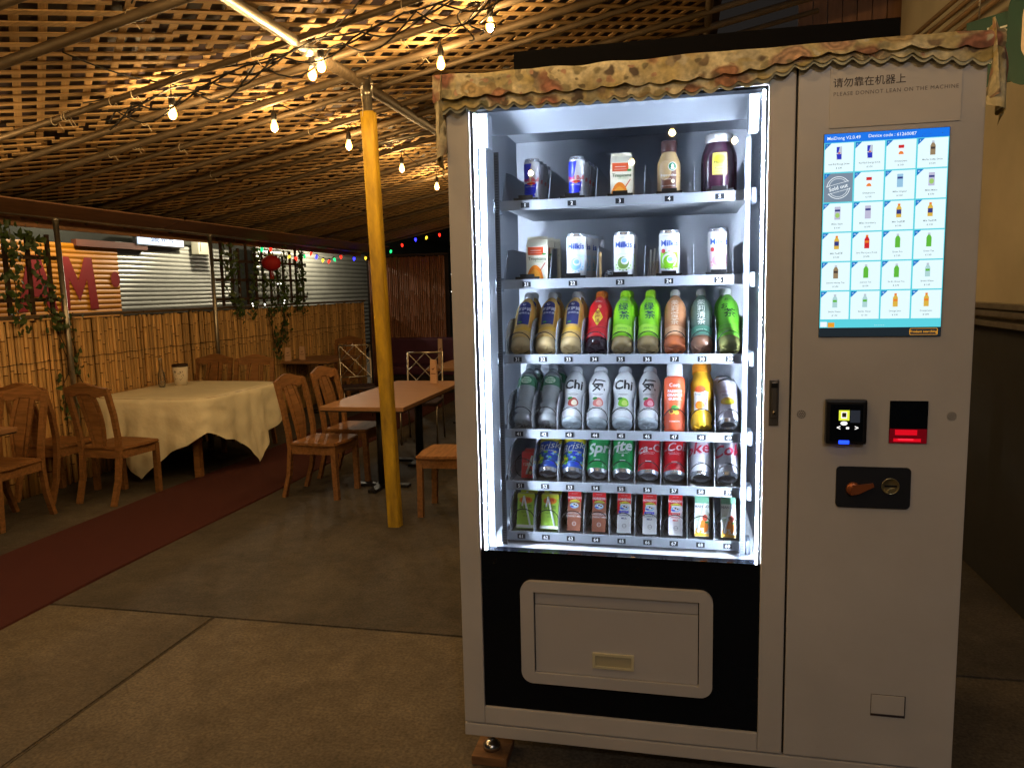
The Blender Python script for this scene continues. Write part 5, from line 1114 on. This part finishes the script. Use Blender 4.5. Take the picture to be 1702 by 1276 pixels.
fill(47, 'guava', 'juice_bottle', 'bottle', 'coral red juice bottle with tall white cap', rad(12), y=.02); fill(48, 'tropb', 'juice_bottle', 'bottle', 'yellow juice bottle with orange cap', rad(30), 2, .08, sx=.008); fill(49, 'pine', 'drink_can', 'can', 'tall lilac can with pineapple', TL, 2, .07, sx=-.008)
fill(51, 'pouch', 'milk_carton', 'carton', 'small red carton with straw', rad(14), 2, .045, y=.05, dx=.012)
for n, k, lk_ in ((52, 'brisk', 'blue can with yellow top'), (53, 'brisk', 'blue can with yellow top'), (54, 'sprite_a', 'green soda can'), (55, 'sprite_b', 'green soda can'), (56, 'coke_a', 'red cola can'), (57, 'coke_b', 'red cola can'), (58, 'diet_a', 'silver cola can with red script'), (59, 'diet_b', 'silver cola can with red script')): fill(n, k, 'drink_can', 'can', lk_, rad(38))
for n, k, nm, lk_ in ((61, 'lemon', 'tea_carton', 'lime green carton with straw'), (62, 'lemon', 'tea_carton', 'lime green carton with straw'), (63, 'choc', 'milk_carton', 'red and brown milk carton'), (64, 'choc', 'milk_carton', 'red and brown milk carton'), (65, 'lowfat', 'milk_carton', 'red and white milk carton with blue band'), (66, 'lowfat', 'milk_carton', 'red and white milk carton with blue band'), (67, 'whole', 'milk_carton', 'red and white milk carton with red band'), (68, 'mango', 'juice_carton', 'pale mango carton with straw'), (69, 'mango', 'juice_carton', 'pale mango carton with straw')): fill(n, k, nm, 'carton', lk_, rad(20), 2 if n < 63 else 1, .05, dx=.004)
# straws and a plastic sleeve stored between the soda cans
st = thing('straw_bundle', 'clear bag of drinking straws beside the lime soda can', 'straws', (.470, .19, 1.3885))
for k in range(5): p = MB(); p.tube([(-.014+.007*k, .004*k, .002), (-.012+.011*k, .02+.004*k, .085+.004*(k % 3))], .0025, pm('straw', (232, 238, 236)), 6); p.build('straw', st)
p = MB(); p.add([(-.022, -.004, .001), (.024, -.004, .001), (.030, .014, .056), (-.018, .014, .052)], [(0, 1, 2, 3)], clear_mat('plastic_sleeve', (230, 236, 240), .3, .15, .2)); p.build('sleeve', st)
sk = thing('wooden_stick', 'pale wooden stick leaning beside the melon soda can', 'stick', (.322, .165, 1.3885)); p = MB(); p.box(-.0035, .0035, 0, .003, .0, .082, pm('stickwood', (206, 170, 120), .7)); p.build('shaft', sk)
bgm = clear_mat('crumpled_film', (220, 228, 236), .5, .2, .35, (170, 186, 204)); bgt = thing('plastic_bag', 'crumpled clear plastic bag beside the melon soda can', 'bag', (.345, .175, 1.3885)); p = MB(); q = random.Random(2)
vs = [(.018*sin(a)*sin(b_)*(1+q.uniform(-.3, .3)), .015*cos(a)*sin(b_)*(1+q.uniform(-.3, .3)), .016+.016*-cos(b_)*(1+q.uniform(-.2, .2))) for b_ in [pi*i/7 for i in range(8)] for a in [2*pi*k/10 for k in range(10)]]
p.add(vs, [(j*10+i, j*10+(i+1) % 10, (j+1)*10+(i+1) % 10, (j+1)*10+i) for j in range(7) for i in range(10)], bgm); p.build('film', bgt)

# ------------------------------------------------------------------ floral cloth over the top of the machine, black board on it
def floral():
    m = bpy.data.materials.new('floral_cloth'); m.use_nodes = True; nt = m.node_tree; b = nt.nodes['Principled BSDF']; b.inputs['Roughness'].default_value = .8
    uv = nn(nt, 'ShaderNodeUVMap'); base = (*lin((206, 188, 138)), 1); last = None
    wn = nn(nt, 'ShaderNodeTexNoise'); wn.inputs['Scale'].default_value = 14; wn.inputs['Detail'].default_value = 3; nt.links.new(uv.outputs[0], wn.inputs['Vector'])
    vadd = nn(nt, 'ShaderNodeMix', data_type='VECTOR'); vadd.inputs[0].default_value = .07; nt.links.new(uv.outputs[0], vadd.inputs[4]); nt.links.new(wn.outputs['Color'], vadd.inputs[5])
    bn_ = nn(nt, 'ShaderNodeTexNoise'); bn_.inputs['Scale'].default_value = 9; nt.links.new(uv.outputs[0], bn_.inputs['Vector'])
    cr_ = nn(nt, 'ShaderNodeValToRGB'); nt.links.new(bn_.outputs['Fac'], cr_.inputs[0]); cr_.color_ramp.elements[0].color = (*lin((176, 156, 96)), 1); cr_.color_ramp.elements[1].color = (*lin((222, 210, 172)), 1); cr_.color_ramp.elements[0].position = .35; cr_.color_ramp.elements[1].position = .65; last = cr_.outputs[0]
    for sc, th, cols, rings in ((27, .50, [(168, 158, 122), (150, 140, 104), (190, 180, 148), (160, 146, 116)], 0), (11, .52, [(176, 126, 94), (190, 154, 122), (168, 114, 90), (188, 162, 112)], 1), (23, .33, [(110, 94, 76), (132, 114, 88), (120, 118, 86), (98, 84, 70)], 0), (40, .32, [(178, 140, 112), (126, 114, 84), (196, 188, 160)], 0)):
        vo = nn(nt, 'ShaderNodeTexVoronoi'); vo.inputs['Scale'].default_value = sc; nt.links.new(vadd.outputs[1], vo.inputs['Vector'])
        sp = nn(nt, 'ShaderNodeSeparateColor'); nt.links.new(vo.outputs['Color'], sp.inputs[0])
        rp_ = nn(nt, 'ShaderNodeValToRGB'); rp_.color_ramp.interpolation = 'CONSTANT'; nt.links.new(sp.outputs[0], rp_.inputs[0])
        while len(rp_.color_ramp.elements) < len(cols): rp_.color_ramp.elements.new(.5)
        for i, c in enumerate(cols): rp_.color_ramp.elements[i].position = i/len(cols); rp_.color_ramp.elements[i].color = (*lin(c), 1)
        col = rp_.outputs[0]
        if rings:
            w_ = nn(nt, 'ShaderNodeMath', operation='SINE'); ml = nn(nt, 'ShaderNodeMath', operation='MULTIPLY'); ml.inputs[1].default_value = 40; nt.links.new(vo.outputs['Distance'], ml.inputs[0]); nt.links.new(ml.outputs[0], w_.inputs[0])
            mr = nn(nt, 'ShaderNodeMapRange'); mr.inputs['From Min'].default_value = -1; mr.inputs['To Min'].default_value = .62; mr.inputs['To Max'].default_value = 1.1; nt.links.new(w_.outputs[0], mr.inputs[0])
            mu = nn(nt, 'ShaderNodeMix', data_type='RGBA', blend_type='MULTIPLY'); mu.inputs[0].default_value = 1; nt.links.new(col, mu.inputs[6]); nt.links.new(mr.outputs[0], mu.inputs[7]); col = mu.outputs[2]
        lt = nn(nt, 'ShaderNodeMapRange', interpolation_type='SMOOTHSTEP'); lt.inputs['From Min'].default_value = th+.04; lt.inputs['From Max'].default_value = th-.12; nt.links.new(vo.outputs['Distance'], lt.inputs[0])
        g_ = nn(nt, 'ShaderNodeMath', operation='LESS_THAN'); g_.inputs[1].default_value = .72 if rings else .5; nt.links.new(sp.outputs[1], g_.inputs[0]); an = nn(nt, 'ShaderNodeMath', operation='MULTIPLY'); nt.links.new(lt.outputs[0], an.inputs[0]); nt.links.new(g_.outputs[0], an.inputs[1])
        mx = nn(nt, 'ShaderNodeMix', data_type='RGBA'); nt.links.new(an.outputs[0], mx.inputs[0]); nt.links.new(last, mx.inputs[6]); nt.links.new(col, mx.inputs[7]); last = mx.outputs[2]
    fz = nn(nt, 'ShaderNodeTexNoise'); fz.inputs['Scale'].default_value = 70; fz.inputs['Detail'].default_value = 6; nt.links.new(uv.outputs[0], fz.inputs['Vector'])
    mr = nn(nt, 'ShaderNodeMapRange'); mr.inputs['From Min'].default_value = .35; mr.inputs['From Max'].default_value = .65; mr.inputs['To Min'].default_value = .72; mr.inputs['To Max'].default_value = 1.12; nt.links.new(fz.outputs['Fac'], mr.inputs[0])
    mu = nn(nt, 'ShaderNodeMix', data_type='RGBA', blend_type='MULTIPLY'); mu.inputs[0].default_value = 1; nt.links.new(last, mu.inputs[6]); nt.links.new(mr.outputs[0], mu.inputs[7]); last = mu.outputs[2]
    nt.links.new(last, b.inputs['Base Color']); MATS['floral_cloth'] = m; return m
fm = floral()
def pw(x, pts):
    for (a, b_), (c_, d_) in zip(pts, pts[1:]):
        if a <= x <= c_: return b_+(d_-b_)*(x-a)/(c_-a)
    return pts[0][1] if x < pts[0][0] else pts[-1][1]
def cloth_strip(name, parent, edge, y_off, x0, x1, n, ztop, scal, scd, depth, wob, fmat=None):
    """valance: from the back of the top, over the front edge, down to a scalloped hem."""
    vs = []; uvs = []; K = 12
    for i in range(n+1):
        x = x0+(x1-x0)*i/n; ze = pw(x, edge)-scd*abs(sin(pi*x/scal)); dist = 0; prev = None
        for k in range(K+1):
            if k <= 3: u = k/3; y = depth*(1-u)+y_off*u; z = ztop+.004*noise.noise((x*9, y*9, 1))
            else:
                u = (k-3)/(K-3); y = y_off-.006*sin(u*pi*.5)+wob*.010*noise.noise((x*16, u*1.5, 7))*u-.003*u; z = ztop+(ze-ztop)*u
                if k == 4: y += .002
            p_ = Vector((x, y+.0, z+wob*.003*noise.noise((x*12, k*.4, 2)))); dist += (p_-prev).length if prev else 0; prev = p_; vs.append(p_); uvs.append((x, dist))
    fs = [(i*(K+1)+k, (i+1)*(K+1)+k, (i+1)*(K+1)+k+1, i*(K+1)+k+1) for i in range(n) for k in range(K)]
    p = MB(); p.add(vs, fs, fmat or fm, True); me = p.mesh(name); ul = me.uv_layers.new(name='UVMap')
    for lp_ in me.loops: ul.data[lp_.index].uv = uvs[lp_.vertex_index]
    return put(name, me, parent)
fc = thing('floral_cloth', 'scalloped floral cloth draped along the top edge of the vending machine', 'cloth', (0, 0, 0))
cloth_strip('lower_layer', fc, [(-.09, 1.842), (.05, 1.846), (.3, 1.843), (.5, 1.842), (.72, 1.856), (.80, 1.884), (.92, 1.89), (1.05, 1.884), (1.16, 1.868), (1.25, 1.862)], -.010, -.085, 1.235, 260, 1.9185, .042, .011, .55, 1.)
cloth_strip('lace_edge', fc, [(-.09, 1.836), (.05, 1.840), (.3, 1.837), (.5, 1.836), (.72, 1.850), (.80, 1.878), (.92, 1.884), (1.05, 1.878), (1.16, 1.862), (1.25, 1.856)], -.007, -.083, 1.233, 300, 1.9170, .042, .013, .5, .7, mat('lace_cream', (188, 186, 158), .85, var=.25, vscale=40))
cloth_strip('upper_layer', fc, [(-.09, 1.862), (.05, 1.868), (.3, 1.866), (.5, 1.866), (.72, 1.876), (.80, 1.896), (.92, 1.900), (1.05, 1.897), (1.25, 1.888)], -.017, -.088, 1.238, 260, 1.9225, .058, .008, .5, 1.3)
def corner(x, s, z1, w, seed, ztop=1.925):
    """bunched cloth hanging off a front corner."""
    vs = []; uvs = []; q = random.Random(seed); n, K = 26, 14
    for k in range(K+1):
        u = k/K; z = ztop+(z1-ztop)*u
        for i in range(n+1):
            t = i/n; xx = x+s*(w*(.35+.65*sin(min(1, u*1.6)*pi*.62))*(t)-.012)+s*.012*sin(t*17+seed)*u; yy = -.024+.10*t*t+.018*sin(t*21+seed*2+u*2)*(.3+u)
            vs.append((xx, yy, z+.012*sin(t*9+seed)*u-.035*u*t)); uvs.append((x+t*.2+seed, u*.16))
    p = MB(); p.add(vs, rect2(0, 1, 0, 1, n, K)[1], fm, True); me = p.mesh('corner_drape'); ul = me.uv_layers.new(name='UVMap')
    for lp_ in me.loops: ul.data[lp_.index].uv = uvs[lp_.vertex_index]
    put('corner_drape', me, fc)
corner(1.222, 1, 1.77, .065, 1, 1.945); corner(-.072, -1, 1.735, .045, 2)
bb = thing('black_board', 'long flat black board lying on top of the machine', 'board', (.585, .30, 1.956))
p = MB(); p.rbox(-.485, .47, -.19, .22, -.028, .047, mat('board_black', (11, 11, 13), .85, spec=.1), .003); p.build('panel', bb)
p = MB(); p.rbox(-.3, .3, .0, .1, -.0335, -.0285, mat('board_batten', (30, 26, 24), .7), .001); p.build('batten', bb)
